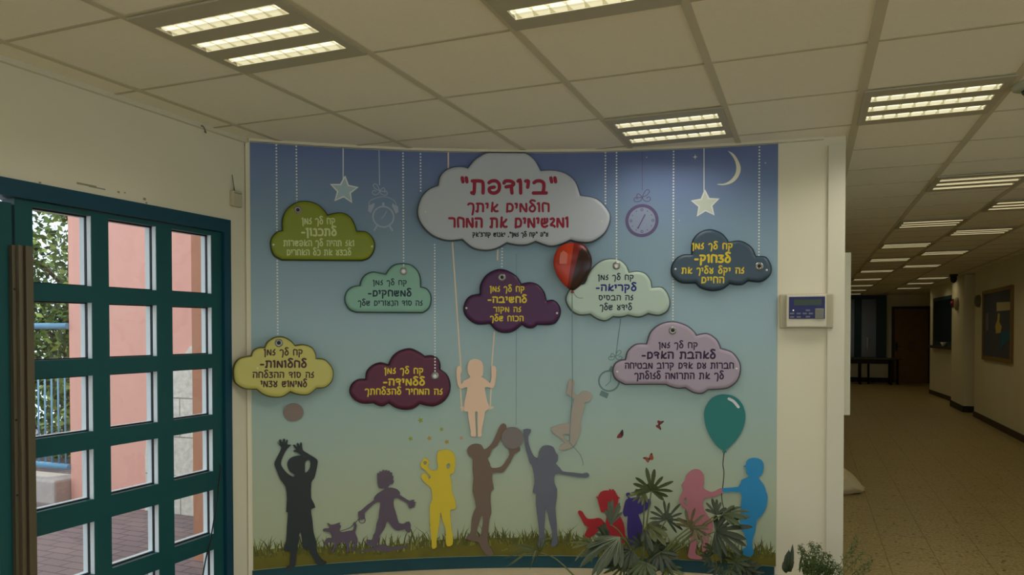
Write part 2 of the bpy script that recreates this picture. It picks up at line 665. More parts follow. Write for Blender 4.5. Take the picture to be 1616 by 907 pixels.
bm = boxes(((6.04, -4.2, .3), (6.1, 5.2, .36)), ((6.04, -4.2, 2.34), (6.1, 5.2, 2.4)))
for k in range(9):
    y = -4.2 + 9.4 * k / 8
    box(bm, (6.04, max(-4.2, y - .03), .36), (6.1, min(5.2, y + .03), 2.34))
link('window_frame', bm, m_teal, window)
link('glass_pane', boxes(((6.066, -4.17, .36), (6.072, 5.17, 2.34))), m_glass, window)

# ------------------------------------------------------------------ outside
struct(link('ground_terrace', boxes(((-14, -8, -.2), (XL - WT, 9, -.004))), paver_mat()))
m_pink = mat('pink_render', (232, 170, 152), .85, noise=(6, .06), bump=.1)
x0, x1 = onY(110, 600, 4.84).x, onY(318, 450, 4.84).x
struct(link('wall_pink_outside', boxes(((x0, 4.84, -.01), (-3.6, 5.35, 5.2))), m_pink))
# rough stone facing at the foot of the pink wall: an irregular slab
P = [(300, 546), (290, 560), (280, 566), (268, 582), (254, 600), (240, 640), (233, 680), (229, 715), (230, 760), (229, 806)]
loop = [onY(x, y, 4.81) for x, y in P]
loop = [Vector((p.x, max(p.z, -.01))) for p in loop]
loop = [Vector((-3.62, 1.55))] + loop + [Vector((-3.62, -.01))]
bm = bmesh.new()
poly(bm, loop if area2(loop) > 0 else loop[::-1], .03, depth=.04)
for v in bm.verts:
    v.co = Vector((v.co.x, 4.84 - v.co.y, v.co.z))
bmesh.ops.recalc_face_normals(bm, faces=bm.faces[:])
m_stone = mat('pitted_limestone', (226, 214, 200), .9, noise=(22, .38), bump=1.0)
nt = m_stone.node_tree
br = nt.nodes.new('ShaderNodeTexBrick')
br.inputs['Color1'].default_value = (1, 1, 1, 1); br.inputs['Color2'].default_value = (.9, .88, .86, 1); br.inputs['Mortar'].default_value = (.45, .42, .4, 1)
br.inputs['Scale'].default_value = 1; br.inputs['Mortar Size'].default_value = .006
br.inputs['Brick Width'].default_value = .47; br.inputs['Row Height'].default_value = .33
g = nt.nodes.new('ShaderNodeNewGeometry'); sx = nt.nodes.new('ShaderNodeSeparateXYZ'); cx = nt.nodes.new('ShaderNodeCombineXYZ')
nt.links.new(g.outputs['Position'], sx.inputs[0]); nt.links.new(sx.outputs['X'], cx.inputs[0]); nt.links.new(sx.outputs['Z'], cx.inputs[1])
nt.links.new(cx.outputs[0], br.inputs['Vector'])
mu = nt.nodes.new('ShaderNodeMix'); mu.data_type = 'RGBA'; mu.blend_type = 'MULTIPLY'; mu.inputs[0].default_value = 1
b = nt.nodes['Principled BSDF']
old = b.inputs['Base Color'].links[0].from_socket
nt.links.new(old, mu.inputs[6]); nt.links.new(br.outputs['Color'], mu.inputs[7]); nt.links.new(mu.outputs[2], b.inputs['Base Color'])
struct(link('wall_stone_outside', bm, m_stone))
xc = onY(302, 450, 3.9).x
struct(link('column_outside', boxes(((xc, 3.9, -.01), (XL - WT - .001, 4.5, 5.2))), mat('shaded_pink_render', (190, 131, 103), .85, noise=(6, .06), bump=.1)))  # pink render with shade and warm bounce put into its colour
# kerb wall and railing
kerb = link('kerb_wall', bevel(boxes(((-11, 4.68, -.01), (x0 - .004, 4.98, .215))), .02), mat('grey_kerb_concrete', (186, 172, 164), .9, noise=(8, .1), bump=.3))
struct(kerb)
m_rail = mat('light_blue_paint', (122, 172, 204), .4)
rail = tag(empty('railing', (-7, 4.83, .2)), 'light blue metal railing on the low kerb outside the door', 'railing')
bm = bmesh.new(); tube(bm, [(-10.5, 4.83, 1.605), (x0 - .006, 4.83, 1.605)], .027, 10); link('top_rail', bm, m_rail, rail)
bm = bmesh.new(); tube(bm, [(-10.5, 4.83, .315), (x0 - .006, 4.83, .315)], .027, 10); link('bottom_rail', bm, m_rail, rail)
bm = bmesh.new(); tube(bm, [(-10.5, 4.83, 1.2), (x0 - .006, 4.83, 1.2)], .018, 10); link('middle_rail', bm, m_rail, rail)
for k in range(46):
    x = x0 - .05 - k * .088
    bm = bmesh.new(); tube(bm, [(x, 4.83, .31), (x, 4.83, 1.2)], .0075, 6); link('baluster', bm, m_rail, rail)
for k in range(4):
    x = x0 - .95 - k * 1.25
    bm = bmesh.new(); tube(bm, [(x, 4.86, .2), (x, 4.86, 1.6)], .02, 8); link('post', bm, m_rail, rail)


def leaf_cloud(bm, c, rx, ry, rz, n, size):
    for _ in range(n):
        while True:
            p = Vector((random.uniform(-1, 1), random.uniform(-1, 1), random.uniform(-1, 1)))
            if p.length < 1:
                break
        p = Vector((c[0] + p.x * rx, c[1] + p.y * ry, c[2] + p.z * rz))
        s = size * random.uniform(.6, 1.3)
        a = Vector((random.gauss(0, 1), random.gauss(0, 1), random.gauss(0, .7))).normalized()
        b = a.orthogonal().normalized()
        b.rotate(Matrix.Rotation(random.uniform(0, 6.28), 3, a))
        v = [p + a * s, p + b * s * .42 + a * s * .1, p - a * s * .8, p - b * s * .42 + a * s * .1]
        f = bm.faces.new([bm.verts.new(q) for q in v])
        f.material_index = random.choice((0, 0, 1, 2))


m_lf = [mat('tree_leaf_green', (92, 112, 52), .6), mat('tree_leaf_pale', (150, 168, 84), .6), mat('tree_leaf_dark', (52, 68, 36), .6)]
m_bark = mat('bark', (92, 74, 58), .9, noise=(20, .3), bump=.5)


def tree(loc, blobs, label):
    t = tag(empty('leafy_tree', loc), label, 'tree', 'trees beyond the railing')
    bm = bmesh.new()
    L = Vector(loc)
    tube(bm, smooth_path([L, L + Vector((.1, 0, 1.0)), L + Vector((-.05, .1, 2.2)), L + Vector((.1, .1, 3.6))], 4), [.09] * 4 + [.08] * 4 + [.06] * 4 + [.04], 8)
    for k in range(6):
        z = 1.0 + k * .45
        e = L + Vector((random.uniform(-.9, .9), random.uniform(-.7, .7), z + random.uniform(.4, .9)))
        tube(bm, [L + Vector((0, .05, z)), (L + Vector((0, .05, z)) + e) / 2 + Vector((0, 0, .1)), e], [.03, .022, .01], 6)
    link('trunk', bm, m_bark, t)
    bm = bmesh.new()
    for (dx, dy, dz, r, rz, n) in blobs:
        leaf_cloud(bm, (loc[0] + dx, loc[1] + dy, loc[2] + dz), r, r * .8, rz, n, .06)
    link('foliage', bm, m_lf, t)


tree((-8.6, 6.6, -.3), [(0, 0, 3.2, 1.4, 1.3, 3800), (.5, .1, 1.7, 1.1, .9, 4600), (-.8, 0, 2.0, 1.0, 1.0, 1800), (.3, 0, .9, 1.2, .6, 2600)], 'bushy green tree beyond the railing, left of the pink wall')
tree((-12.4, 5.4, -.3), [(0, 0, 2.7, 1.5, 1.4, 2400), (.2, 0, 1.2, 1.2, .8, 1200)], 'green tree farther left, mostly hidden by the left door leaf')

# ------------------------------------------------------------------ ceiling light fixtures
m_fix = mat('fixture_white_metal', (178, 170, 146), .5)
m_tr = {'hall': emat('lit_reflector', (235, 230, 205), (255, 247, 205), TROUGH_HALL), 'corr': emat('lit_reflector_dim', (235, 230, 205), (255, 240, 190), TROUGH_CORR)}
m_tube = {'hall': emat('fluorescent_tube', (255, 255, 240), (255, 250, 222), TROUGH_HALL * 2.1), 'corr': emat('fluorescent_tube_dim', (255, 255, 240), (255, 245, 210), TROUGH_CORR * 1.7)}
m_lou = mat('louvre_blade', (206, 202, 178), .5)
m_lou.node_tree.nodes['Principled BSDF'].inputs['Transmission Weight'].default_value = .8
m_lou.node_tree.nodes['Principled BSDF'].inputs['IOR'].default_value = 1.02


def fixture(x, y, kind, label, n=8, w=.585, power=1):
    blades = kind == 'hall' and y > 1.5
    t = tag(empty('ceiling_light', (x, y, CEIL - .006)), label, 'ceiling light', 'recessed louvred ceiling lights')
    h = w / 2
    slots = [(-.205, -.125), (-.04, .04), (.125, .205)]
    zl, zh = CEIL - .012, CEIL - .004
    bm = bmesh.new()
    ys = [-h] + [v for s in slots for v in s] + [h]
    for k in range(0, len(ys), 2):
        box(bm, (x - h, y + ys[k], zl), (x + h, y + ys[k + 1], zh))
    for a, b in slots:
        box(bm, (x - h, y + a, zl), (x - h + .035, y + b, zh)); box(bm, (x + h - .035, y + a, zl), (x + h, y + b, zh))
    link('frame', bm, m_fix, t)
    for a, b in slots:
        # parabolic reflector trough, shallow enough to stay under the tile
        bm = bmesh.new()
        xa, xb = x - h + .035, x + h - .035
        prof = [(a, zl + .001), (a + .008, CEIL - .0015), (b - .008, CEIL - .0015), (b, zl + .001)]
        L = [bm.verts.new((xa, y + p, z)) for p, z in prof]; Rr = [bm.verts.new((xb, y + p, z)) for p, z in prof]
        for k in range(3):
            bm.faces.new((L[k], L[k + 1], Rr[k + 1], Rr[k]))
        rf = link('reflector', bm, m_tr[kind], t)
        bm = bmesh.new()
        c = y + (a + b) / 2
        box(bm, (xa, c - .011, CEIL - .0035), (xb, c + .011, CEIL - .002))
        link('tube', bm, m_tube[kind], rf)
        for k in range(n + 1 if blades else 0):
            bm = bmesh.new()
            xx = xa + (xb - xa) * (k + .3) / (n + .6)
            v = [bm.verts.new(p) for p in ((xx - .010, y + a + .001, zl + .002), (xx + .010, y + a + .001, zl + .002), (xx + .003, c, zl + .0045), (xx - .003, c, zl + .0045),
                                           (xx - .010, y + b - .001, zl + .002), (xx + .010, y + b - .001, zl + .002))]
            bm.faces.new((v[0], v[1], v[2], v[3])); bm.faces.new((v[3], v[2], v[5], v[4]))
            link('louvre_blade', bm, m_lou, rf)
    li = bpy.data.lights.new('lamp', 'AREA')
    li.shape = 'SQUARE'
    li.size = .5
    li.energy = (LAMP_HALL if kind == 'hall' else LAMP_CORR) * 4 * power
    li.color = (1, .96, .92) if kind == 'hall' else (1, .87, .52)
    li.spread = math.radians(150)
    lo = bpy.data.objects.new('lamp', li)
    COL.objects.link(lo)
    lo.location = (0, 0, -.012)
    lo.parent = t
    return t


def cell(ix, y, kind, label, power=1):
    return fixture(GX0 + ix * .6 + .3, y + .3, kind, label, power=power)


cell(-2, GY0 + .0, 'hall', 'large louvred ceiling light at upper left, nearest the teal doors', .5)
cell(0, GY0 + GP * 0, 'hall', 'brightest louvred ceiling light, cut off by the top edge of the photo', 1.5)
cell(0, GY0 + GP * 3, 'hall', 'louvred ceiling light just in front of the mural, above the pocket watch drawing', .35)
cell(2, GY0 + GP * 3, 'hall', 'louvred ceiling light at the corridor mouth beside the camera', .65)
for ix, y in ((-4 + 1, -1.1), (-1, -1.1), (1, -1.1), (3, -1.1), (-2, -3.2), (2, -3.2)):
    cell(ix, y, 'hall', 'louvred ceiling light behind the viewer in the lobby')
NAMES = ['first', 'second', 'third', 'fourth', 'fifth', 'sixth', 'seventh', 'eighth', 'ninth']
for k, y in enumerate((5.95, 8.2, 10.27, 12.3, 14.6, 16.9, 19.2, 21.4, 23.6)):
    cell(3, y, 'corr', f'{NAMES[k]} light from the corridor mouth in the left row of dim corridor lights')
for k, y in enumerate((7.22, 9.1, 11.46, 13.7)):
    cell(4, y, 'corr', f'{NAMES[k]} light from the corridor mouth in the right row of dim corridor lights')
cell(5, 17.0, 'corr', 'far corridor light before the end wall, nearest the pilaster')
cell(5, 18.8, 'corr', 'far corridor light beyond the pilaster, above the serving hatch')
cell(5, 20.9, 'corr', 'farthest corridor light, in front of the brown door')

# ------------------------------------------------------------------ mural
mural = tag(empty('mural', M(SLEN / 2, .2)), 'printed sky mural with grass, hanging stars and clocks covering the curved wall', 'mural')
m_print = bpy.data.materials.new('printed_sky')
m_print.use_nodes = True
nt = m_print.node_tree
b = nt.nodes['Principled BSDF']
b.inputs['Roughness'].default_value = .5
b.inputs['Specular IOR Level'].default_value = .3
g = nt.nodes.new('ShaderNodeNewGeometry'); sx = nt.nodes.new('ShaderNodeSeparateXYZ')
nz = nt.nodes.new('ShaderNodeTexNoise'); nz.inputs['Scale'].default_value = 1.3
ad = nt.nodes.new('ShaderNodeMath'); ad.operation = 'MULTIPLY_ADD'; ad.inputs[1].default_value = .25
mr = nt.nodes.new('ShaderNodeMapRange'); mr.inputs[1].default_value = .2 + .12; mr.inputs[2].default_value = CEIL + .12
cr = nt.nodes.new('ShaderNodeValToRGB')
nt.links.new(g.outputs['Position'], sx.inputs[0]); nt.links.new(g.outputs['Position'], nz.inputs['Vector'])
nt.links.new(nz.outputs['Fac'], ad.inputs[0]); nt.links.new(sx.outputs['Z'], ad.inputs[2])
nt.links.new(ad.outputs[0], mr.inputs[0]); nt.links.new(mr.outputs[0], cr.inputs[0]); nt.links.new(cr.outputs[0], b.inputs['Base Color'])
e = cr.color_ramp.elements
SKY = [(0, (176, 184, 150)), (.16, (176, 186, 156)), (.36, (162, 186, 178)), (.58, (156, 182, 190)), (.78, (134, 160, 176)), (.92, (110, 130, 168)), (1, (96, 110, 158))]
e[0].position, e[0].color = 0, lin(SKY[0][1])
e[1].position, e[1].color = 1, lin(SKY[-1][1])
for p, c in SKY[1:-1]:
    q = e.new(p); q.color = lin(c)
link('sky_print', arc_strip(.004, SLEN, .198, CEIL - .016, .0, .003), m_print, mural)

O1 = .0036                                 # print layers sit a hair proud of the panel
m_cord = mat('cord_white_print', (226, 228, 222), .5)
m_pale = mat('pale_print', (196, 208, 214), .5)
m_purple = mat('purple_print', (96, 84, 122), .5)
m_bluish = mat('grey_blue_print', (104, 132, 130), .5)
m_cream = mat('cream_rope_print', (226, 206, 178), .5)


def cord_beads(x0, y0, x1, y1, parent=None, o=O1, fn=None, szf=None, name='beaded_cord'):
    szf = szf or sz
    a, b = szf(x0, y0, o), szf(x1, y1, o)
    n = max(2, int((b - a).length / .0172))
    bm = bmesh.new()
    for k in range(n + 1):
        disc(bm, a.lerp(b, k / n), .0052, o, 8)
    return wall_obj(name, bm, m_cord, parent or mural, fn, 0)


for q in ((436, 224, 438.5, 536), (467.5, 226, 468.5, 319), (636, 237, 637, 421), (663.5, 238, 664, 301), (686, 386, 686.5, 556), (955.5, 241, 955.5, 321),
          (973, 241, 973, 412), (1063, 239, 1062, 508), (1198.5, 227, 1197.5, 412), (792.5, 392, 792, 430)):
    cord_beads(*q)


def line(pts, w, m, name, o=O1, parent=None, n=1, extra=None):
    bm = bmesh.new()
    p = [sz(x, y, o) for x, y in pts]
    if n > 1:
        p = smooth_path(p, n)
    ribbon(bm, p, w, o)
    if extra:
        extra(bm)
    return wall_obj(name, bm, m, parent or mural, None, 0)


line([(541.5, 229), (541.5, 284)], .005, m_cord, 'star_string')
line([(598, 233), (599, 292)], .004, m_pale, 'clock_string')
line([(1111, 234), (1111, 302)], .005, m_cord, 'star_string')
line([(1013.5, 241), (1013.5, 300)], .003, m_purple, 'watch_string')
line([(815, 400), (814.5, 670)], .0025, m_bluish, 'ball_string')
line([(979.5, 503), (972, 560)], .005, m_bluish, 'wristwatch_string')


def star(cx, cy, r, rot, fill):
    bm = bmesh.new()
    c = sz(cx, cy, O1)
    k = r / 265
    P = []
    for i in range(10):
        a = math.radians(90 + rot + 36 * i)
        rr = k * (1 if i % 2 == 0 else .47)
        P.append(Vector((c.x + rr * math.cos(a), c.y + rr * math.sin(a))))
    poly(bm, P, O1)
    ribbon(bm, P + [P[0]], .008, O1 + .0006, 1)
    wall_obj('printed_star', bm, [fill, m_cord], mural, None, 0)


star(543, 300, 21, -4, mat('star_print', (168, 192, 200), .5))
star(1113, 322, 21, 2, mat('star_print_warm', (204, 212, 196), .5))


def bow(bm, cx, cy, k, w, o=O1, flip=1):
    C = sz(cx, cy, o)
    def q(pts): ribbon(bm, smooth_path([Vector((C.x + flip * x * k, C.y + y * k)) for x, y in pts], 5), w, o)
    q([(0, 0), (.35, .75), (.75, 1.0), (.95, .7), (.6, .25), (0, 0)])
    q([(0, 0), (-.45, .45), (-.7, .3), (-.6, -.05), (0, 0)])
    q([(0, 0), (-.25, -.5), (-.85, -.6), (-1.1, -.3), (-.85, 0), (-.65, -.25)])
    q([(0, 0), (.25, -.45), (.8, -.6), (1.1, -.25), (.85, .05), (.6, -.15)])


# alarm clock drawing
bm = bmesh.new()
bow(bm, 599.5, 301, .040, .0045, flip=-1)
c = sz(605, 342, O1)
ribbon(bm, circle(c, .060), .009, O1)
for a in (60, 120):
    dx = math.cos(math.radians(a)); dy = math.sin(math.radians(a))
    s = 1 if a == 60 else -1
    P = [c + Vector((s * .02 + .03 * s, .065)), c + Vector((s * .052, .08)), c + Vector((s * .086, .062)), c + Vector((s * .088, .03)), c + Vector((s * .072, .02))]
    poly(bm, P if area2(P) > 0 else P[::-1], O1)
ribbon(bm, smooth_path([c + Vector((-.082, .05)), c + Vector((-.075, .092)), c + Vector((0, .118)), c + Vector((.06, .10)), c + Vector((.075, .07))], 4), .0035, O1)
ribbon(bm, [c + Vector((0, .062)), c + Vector((0, .078))], .014, O1)
for s in (-1, 1):
    ribbon(bm, [c + Vector((s * .035, -.052)), c + Vector((s * .052, -.078))], .010, O1)
ribbon(bm, [c, c + Vector((.02, .035))], .004, O1)
ribbon(bm, [c, c + Vector((-.012, -.012))], .004, O1)
wall_obj('alarm_clock_drawing', bm, mat('pale_blue_line_print', (166, 178, 196), .5), mural, None, 0)
# pocket watch drawing
bm = bmesh.new()
bow(bm, 1013.5, 311, .044, .0045)
c = sz(1013, 348, O1)
ribbon(bm, circle(c, .088, 48), .019, O1)
for k in range(12):
    a = math.radians(30 * k)
    p = c + Vector((math.cos(a), math.sin(a))) * .064
    if k % 3 == 0:
        ribbon(bm, circle(p, .0065, 10), .0035, O1)
    else:
        disc(bm, p, .0035, O1, 6)
ribbon(bm, [c + Vector((.018, .034)), c + Vector((-.022, -.042))], .007, O1 + .0004)
disc(bm, c + Vector((-.022, -.042)), .006, O1, 8)
wall_obj('pocket_watch_drawing', bm, m_purple, mural, None, 0)
bm = bmesh.new(); disc(bm, c, .08, O1 - .0003, 32)
wall_obj('pocket_watch_face', bm, mat('watch_face_print', (140, 152, 176), .5), mural, None, 0)
# wrist watch drawing half behind the lilac board
bm = bmesh.new()
bow(bm, 971, 562, .036, .0045)
c = sz(961, 601, O1)
ribbon(bm, circle(c, .060), .010, O1)
P = [c + Vector(v) for v in ((-.045, -.055), (.0, -.075), (-.012, -.105), (-.058, -.085))]
poly(bm, P if area2(P) > 0 else P[::-1], O1)
P = [c + Vector(v) for v in ((-.005, .06), (.025, .055), (.035, .085), (.01, .09))]
poly(bm, P if area2(P) > 0 else P[::-1], O1)
ribbon(bm, [c + Vector((-.02, -.03)), c + Vector((.01, .0)), c + Vector((.012, .06))], .004, O1)
wall_obj('wristwatch_drawing', bm, m_bluish, mural, None, 0)
# moon, sparkles
outer = [(1148, 237.5), (1158, 243), (1166, 255), (1169, 267), (1165, 279), (1156, 288), (1143, 292), (1131, 291)]
inner = [(1131, 290), (1143, 289.5), (1153, 284), (1160, 275), (1162, 265), (1160, 254), (1154, 244), (1148, 237.5)]
P = smooth_path([sz(x, y, O1) for x, y in outer], 3) + smooth_path([sz(x, y, O1) for x, y in inner], 3)[1:-1]
bm = bmesh.new(); poly(bm, dedupe(P) if area2(P) > 0 else dedupe(P)[::-1], O1)
wall_obj('crescent_moon', bm, mat('moon_print', (222, 220, 196), .5), mural, None, 0)
for cx, cy, r in ((1097, 247.5, 4), (1020.5, 248, 1.6), (1208, 257, 1.6), (1072, 348, 1.2)):
    c = sz(cx, cy, O1); k = r / 265
    P = [c + Vector((math.cos(math.radians(45 * i)), math.sin(math.radians(45 * i)))) * k * (1 if i % 2 == 0 else .3) for i in range(8)]
    bm = bmesh.new(); poly(bm, P, O1)
    wall_obj('sparkle', bm, m_cord, mural, None, 0)
# coloured confetti stars above the yellow child
cm = [mat('confetti_green', (150, 160, 60), .5), mat('confetti_gold', (176, 150, 70), .5), mat('confetti_peach', (190, 148, 120), .5)]
for cx, cy, r, q in ((663.5, 663, 5, 0), (697, 677, 4, 0), (648, 692, 4.5, 0), (677.5, 691.5, 4.5, 1), (705, 697, 4.5, 1), (728, 691, 4, 2)):
    c = sz(cx, cy, O1); k = r / 265
    P = [c + Vector((math.cos(math.radians(90 + 20 + 36 * i)), math.sin(math.radians(90 + 20 + 36 * i)))) * k * (1 if i % 2 == 0 else .5) for i in range(10)]
    bm = bmesh.new(); poly(bm, P, O1)
    wall_obj('confetti_star', bm, cm[q], mural, None, 0)
# grass along the foot of the mural
m_gr = [mat('grass_print', (107, 100, 25), .55, noise=(9, .3)), mat('grass_blade_olive', (92, 94, 34), .55), mat('grass_blade_dark', (82, 84, 34), .55), mat('grass_blade_pale', (130, 132, 62), .55)]
bm = bmesh.new()
TOPS = [(400, 868), (450, 864), (500, 862), (540, 864), (600, 862), (680, 852), (760, 848), (840, 848), (900, 850), (980, 858), (1060, 860), (1140, 866), (1200, 868), (1226, 872)]
top = [sz(x, y) for x, y in TOPS]
top[0].x = .006; top[-1].x = SLEN - .002
P = [Vector((.006, .2))] + [Vector((SLEN - .002, .2))] + top[::-1]
poly(bm, P, O1 - .0002)
rnd = random.Random(3)
def topz(s):
    for a, b_ in zip(top, top[1:]):
        if a.x <= s <= b_.x:
            return a.y + (b_.y - a.y) * (s - a.x) / (b_.x - a.x)
    return top[0].y
for k in range(900):
    s = rnd.uniform(.01, SLEN - .02)
    z = topz(s) - rnd.uniform(.0, .05)
    h = rnd.uniform(.03, .11) * (1.25 if rnd.random() < .12 else .75)
    lean = rnd.gauss(0, .45) * h
    w = rnd.uniform(.0025, .006)
    mi = rnd.choice((1, 1, 2, 2, 3))
    oo = O1 - .0001 + k * 2e-7
    v = [(s - w, z), (s + w, z), (s + lean * .4 + w * .6, z + h * .6), (s + lean, z + h), (s + lean * .4 - w * .6, z + h * .6)]
    f = bm.faces.new([bm.verts.new((min(max(x, .006), SLEN - .002), oo, y)) for x, y in v])
    f.material_index = mi
for cx, cy in ((797, 867), (793, 868), (800, 866), (497, 903), (852, 861)):
    disc(bm, sz(cx, cy), .005, O1 + .0003, 6, 3)
wall_obj('printed_grass', bm, m_gr, mural)
# butterflies
m_bf = [mat('butterfly_red', (124, 44, 44), .5), mat('butterfly_dark', (38, 24, 26), .5), mat('butterfly_orange', (150, 76, 44), .5)]
def butterfly(shapes, label):
    bm = bmesh.new()
    for P, mi in shapes:
        q = dedupe(smooth_path([sz(960 + x / 10.08, 650 + y / 10.08, O1 + .0003 * (mi == 1)) for x, y in P], 3, True))
        poly(bm, q if area2(q) > 0 else q[::-1], O1 + (.0004 if mi == 1 else 0), mi=mi)
    o = wall_obj('butterfly_print', bm, m_bf, mural, None, 0)
    o['label'] = label
butterfly([([(135, 412), (150, 365), (190, 320), (215, 282), (235, 290), (240, 360), (215, 405), (170, 415)], 0), ([(190, 330), (222, 282), (236, 300), (238, 365), (215, 380)], 1)], 'dark red butterfly, wings folded')
butterfly([([(780, 140), (800, 132), (840, 145), (885, 140), (860, 180), (820, 200), (785, 175)], 0), ([(755, 215), (785, 200), (815, 205), (840, 260), (832, 288), (800, 260), (765, 240)], 0),
           ([(845, 148), (885, 140), (862, 172)], 1), ([(815, 235), (838, 262), (832, 288)], 1), ([(795, 190), (825, 185), (820, 210), (800, 205)], 1)], 'dark red butterfly, wings open')
butterfly([([(545, 732), (590, 715), (640, 728), (660, 750), (640, 800), (610, 790), (590, 760)], 2), ([(645, 735), (660, 680), (690, 648), (710, 690), (720, 745), (690, 765), (660, 755)], 2),
           ([(545, 732), (575, 718), (600, 735)], 1), ([(672, 672), (690, 648), (702, 680)], 1), ([(640, 730), (665, 735), (660, 760), (645, 755)], 1)], 'orange butterfly')

# ------------------------------------------------------------------ cut-out silhouettes on the mural
CT = .010                                   # board thickness


def cut(name, parts, off, sc, m, label, cat='silhouette', group='child silhouettes on the mural', holes=(), smooth=2, parent=None, o=None, th=None):
    """parts: one outline in crop coordinates; holes likewise"""
    o = o or .0048 + CT
    th = th or CT
    def tr(P):
        q = [sz(off[0] + x / sc, off[1] + y / sc, o) for x, y in P]
        q = dedupe(smooth_path(q, smooth, True) if smooth > 1 else q)
        return q
    P = tr(parts)
    if area2(P) < 0:
        P = P[::-1]
    H = []
    for h in holes:
        q = tr(h)
        H.append(q if area2(q) < 0 else q[::-1])
    bm = bmesh.new()
    poly(bm, P, o, H, th)
    ob = wall_obj(name, bm, m, parent, None, .08)
    if label:
        tag(ob, label, cat, group)
    return ob


m_s = lambda n, c: mat(n, c, .55)
boy = [(182, 107), (198, 120), (193, 95), (203, 90), (213, 110), (218, 88), (229, 89), (231, 112), (240, 91), (246, 96), (244, 120), (266, 122), (247, 140), (232, 160), (222, 180), (208, 215), (206, 245), (225, 275), (250, 300), (280, 315),
       (284, 300), (258, 282), (243, 245), (250, 215), (275, 195), (305, 188), (327, 186), (302, 168), (278, 158), (297, 150), (277, 126), (288, 122), (302, 138), (300, 114), (310, 114), (318, 130), (322, 108), (332, 114), (336, 150), (350, 165),
       (400, 195), (425, 215), (425, 240), (415, 290), (405, 325), (388, 350), (387, 440), (395, 460), (412, 500), (386, 512), (395, 580), (402, 650), (416, 700), (420, 742), (425, 775), (448, 812), (480, 830), (465, 848), (430, 850), (410, 820), (392, 790), (378, 757),
       (338, 745), (330, 690), (320, 640), (311, 700), (300, 770), (296, 805), (290, 850), (268, 875), (228, 878), (240, 860), (258, 845), (260, 800), (262, 768), (222, 755), (235, 700), (240, 620), (246, 530), (235, 528), (240, 450), (232, 375),
       (200, 330), (180, 280), (165, 240), (172, 215), (190, 180), (204, 150), (206, 135)]
cut('child_silhouette', boy, (390, 670), 3.828, m_s('charcoal_board', (46, 54, 54)), 'charcoal silhouette of boy in shorts with both hands raised to a ball',
    holes=[[(352, 225), (372, 212), (383, 232), (376, 268), (352, 292), (350, 255)]])
o = cut('ball_cutout', [(520 + 80 * math.cos(k * math.pi / 12), 757 + 70 * math.sin(k * math.pi / 12)) for k in range(24)], (360, 500), 5.04, m_s('mauve_board', (136, 119, 109)),
        'mauve oval ball silhouette below the pale yellow cloud board', 'ball', None)
run = [(480, 245), (488, 232), (497, 238), (500, 220), (515, 225), (525, 208), (540, 215), (555, 210), (562, 220), (575, 215), (585, 230), (600, 232), (598, 250), (610, 262), (605, 285), (612, 300), (600, 322), (585, 320), (575, 335), (565, 350),
       (600, 352), (640, 365), (662, 390), (660, 408), (700, 435), (735, 455), (760, 447), (778, 450), (768, 461), (790, 468), (776, 476), (787, 492), (772, 489), (776, 510), (763, 501), (755, 512), (740, 515), (728, 495), (722, 475), (690, 455), (640, 430), (622, 435), (612, 440),
       (613, 500), (628, 545), (640, 590), (655, 632), (690, 638), (710, 625), (735, 622), (747, 650), (742, 700), (725, 705), (705, 690), (700, 680), (650, 690), (620, 682), (595, 655), (570, 620), (552, 625), (545, 660), (520, 700), (497, 735), (497, 765), (478, 800), (480, 815), (430, 815), (400, 805), (395, 780), (410, 765), (445, 768), (448, 735), (465, 705), (475, 640), (492, 590), (497, 540), (505, 470), (480, 465), (453, 480), (400, 530), (380, 555), (383, 590), (360, 603), (335, 598), (330, 545), (350, 535), (400, 490), (455, 450), (453, 435), (480, 400), (520, 375), (540, 365), (535, 355), (500, 355), (487, 335), (482, 300)]
m_run = m_s('dusky_purple_board', (96, 83, 96))
runner = cut('child_silhouette', run, (500, 700), 5.039, m_run, 'dusky purple silhouette of curly haired boy running with a dog leash')
O2 = .0048 + CT
def px(x, y, off, sc): return (off[0] + x / sc, off[1] + y / sc)
bm = bmesh.new()
ribbon(bm, smooth_path([sz(*px(x, y, (500, 700), 5.039)) for x, y in ((190, 692), (260, 668), (300, 632), (340, 590))], 4), .005, O1)
ribbon(bm, circle(sz(*px(360, 606, (500, 700), 5.039)), .018, 16), .005, O1)
wall_obj('leash', bm, m_run, runner, None, 0)
bm = bmesh.new()
P = dedupe(smooth_path([sz(*px(x, y, (500, 700), 5.039)) for x, y in [(310, 855), (430, 832), (480, 808), (540, 798), (570, 820), (720, 808), (715, 822), (610, 845), (540, 858), (470, 845), (350, 860)]], 2, True))
poly(bm, P if area2(P) > 0 else P[::-1], O1 + .0006)
wall_obj('printed_shadow', bm, m_run, mural)  # runner's cast shadow, drawn into the mural print
dog = [(50, 680), (75, 675), (95, 675), (100, 660), (85, 630), (110, 645), (150, 640), (185, 628), (180, 650), (192, 655), (180, 690), (200, 705), (250, 695), (285, 690), (295, 660), (293, 630), (305, 625), (318, 650), (310, 690), (305, 710), (325, 760), (322, 790), (305, 830), (290, 855), (275, 855), (290, 815), (300, 785), (270, 770), (258, 790), (258, 820), (250, 862), (235, 862), (232, 790), (180, 790), (160, 810), (135, 860), (118, 860), (140, 800), (135, 785), (90, 785), (80, 805), (65, 805), (65, 775), (90, 752), (120, 750), (110, 710), (85, 700), (55, 695)]
cut('dog_silhouette', dog, (500, 700), 5.039, m_run, 'small purple dog silhouette trotting ahead of the running boy', 'silhouette', None)
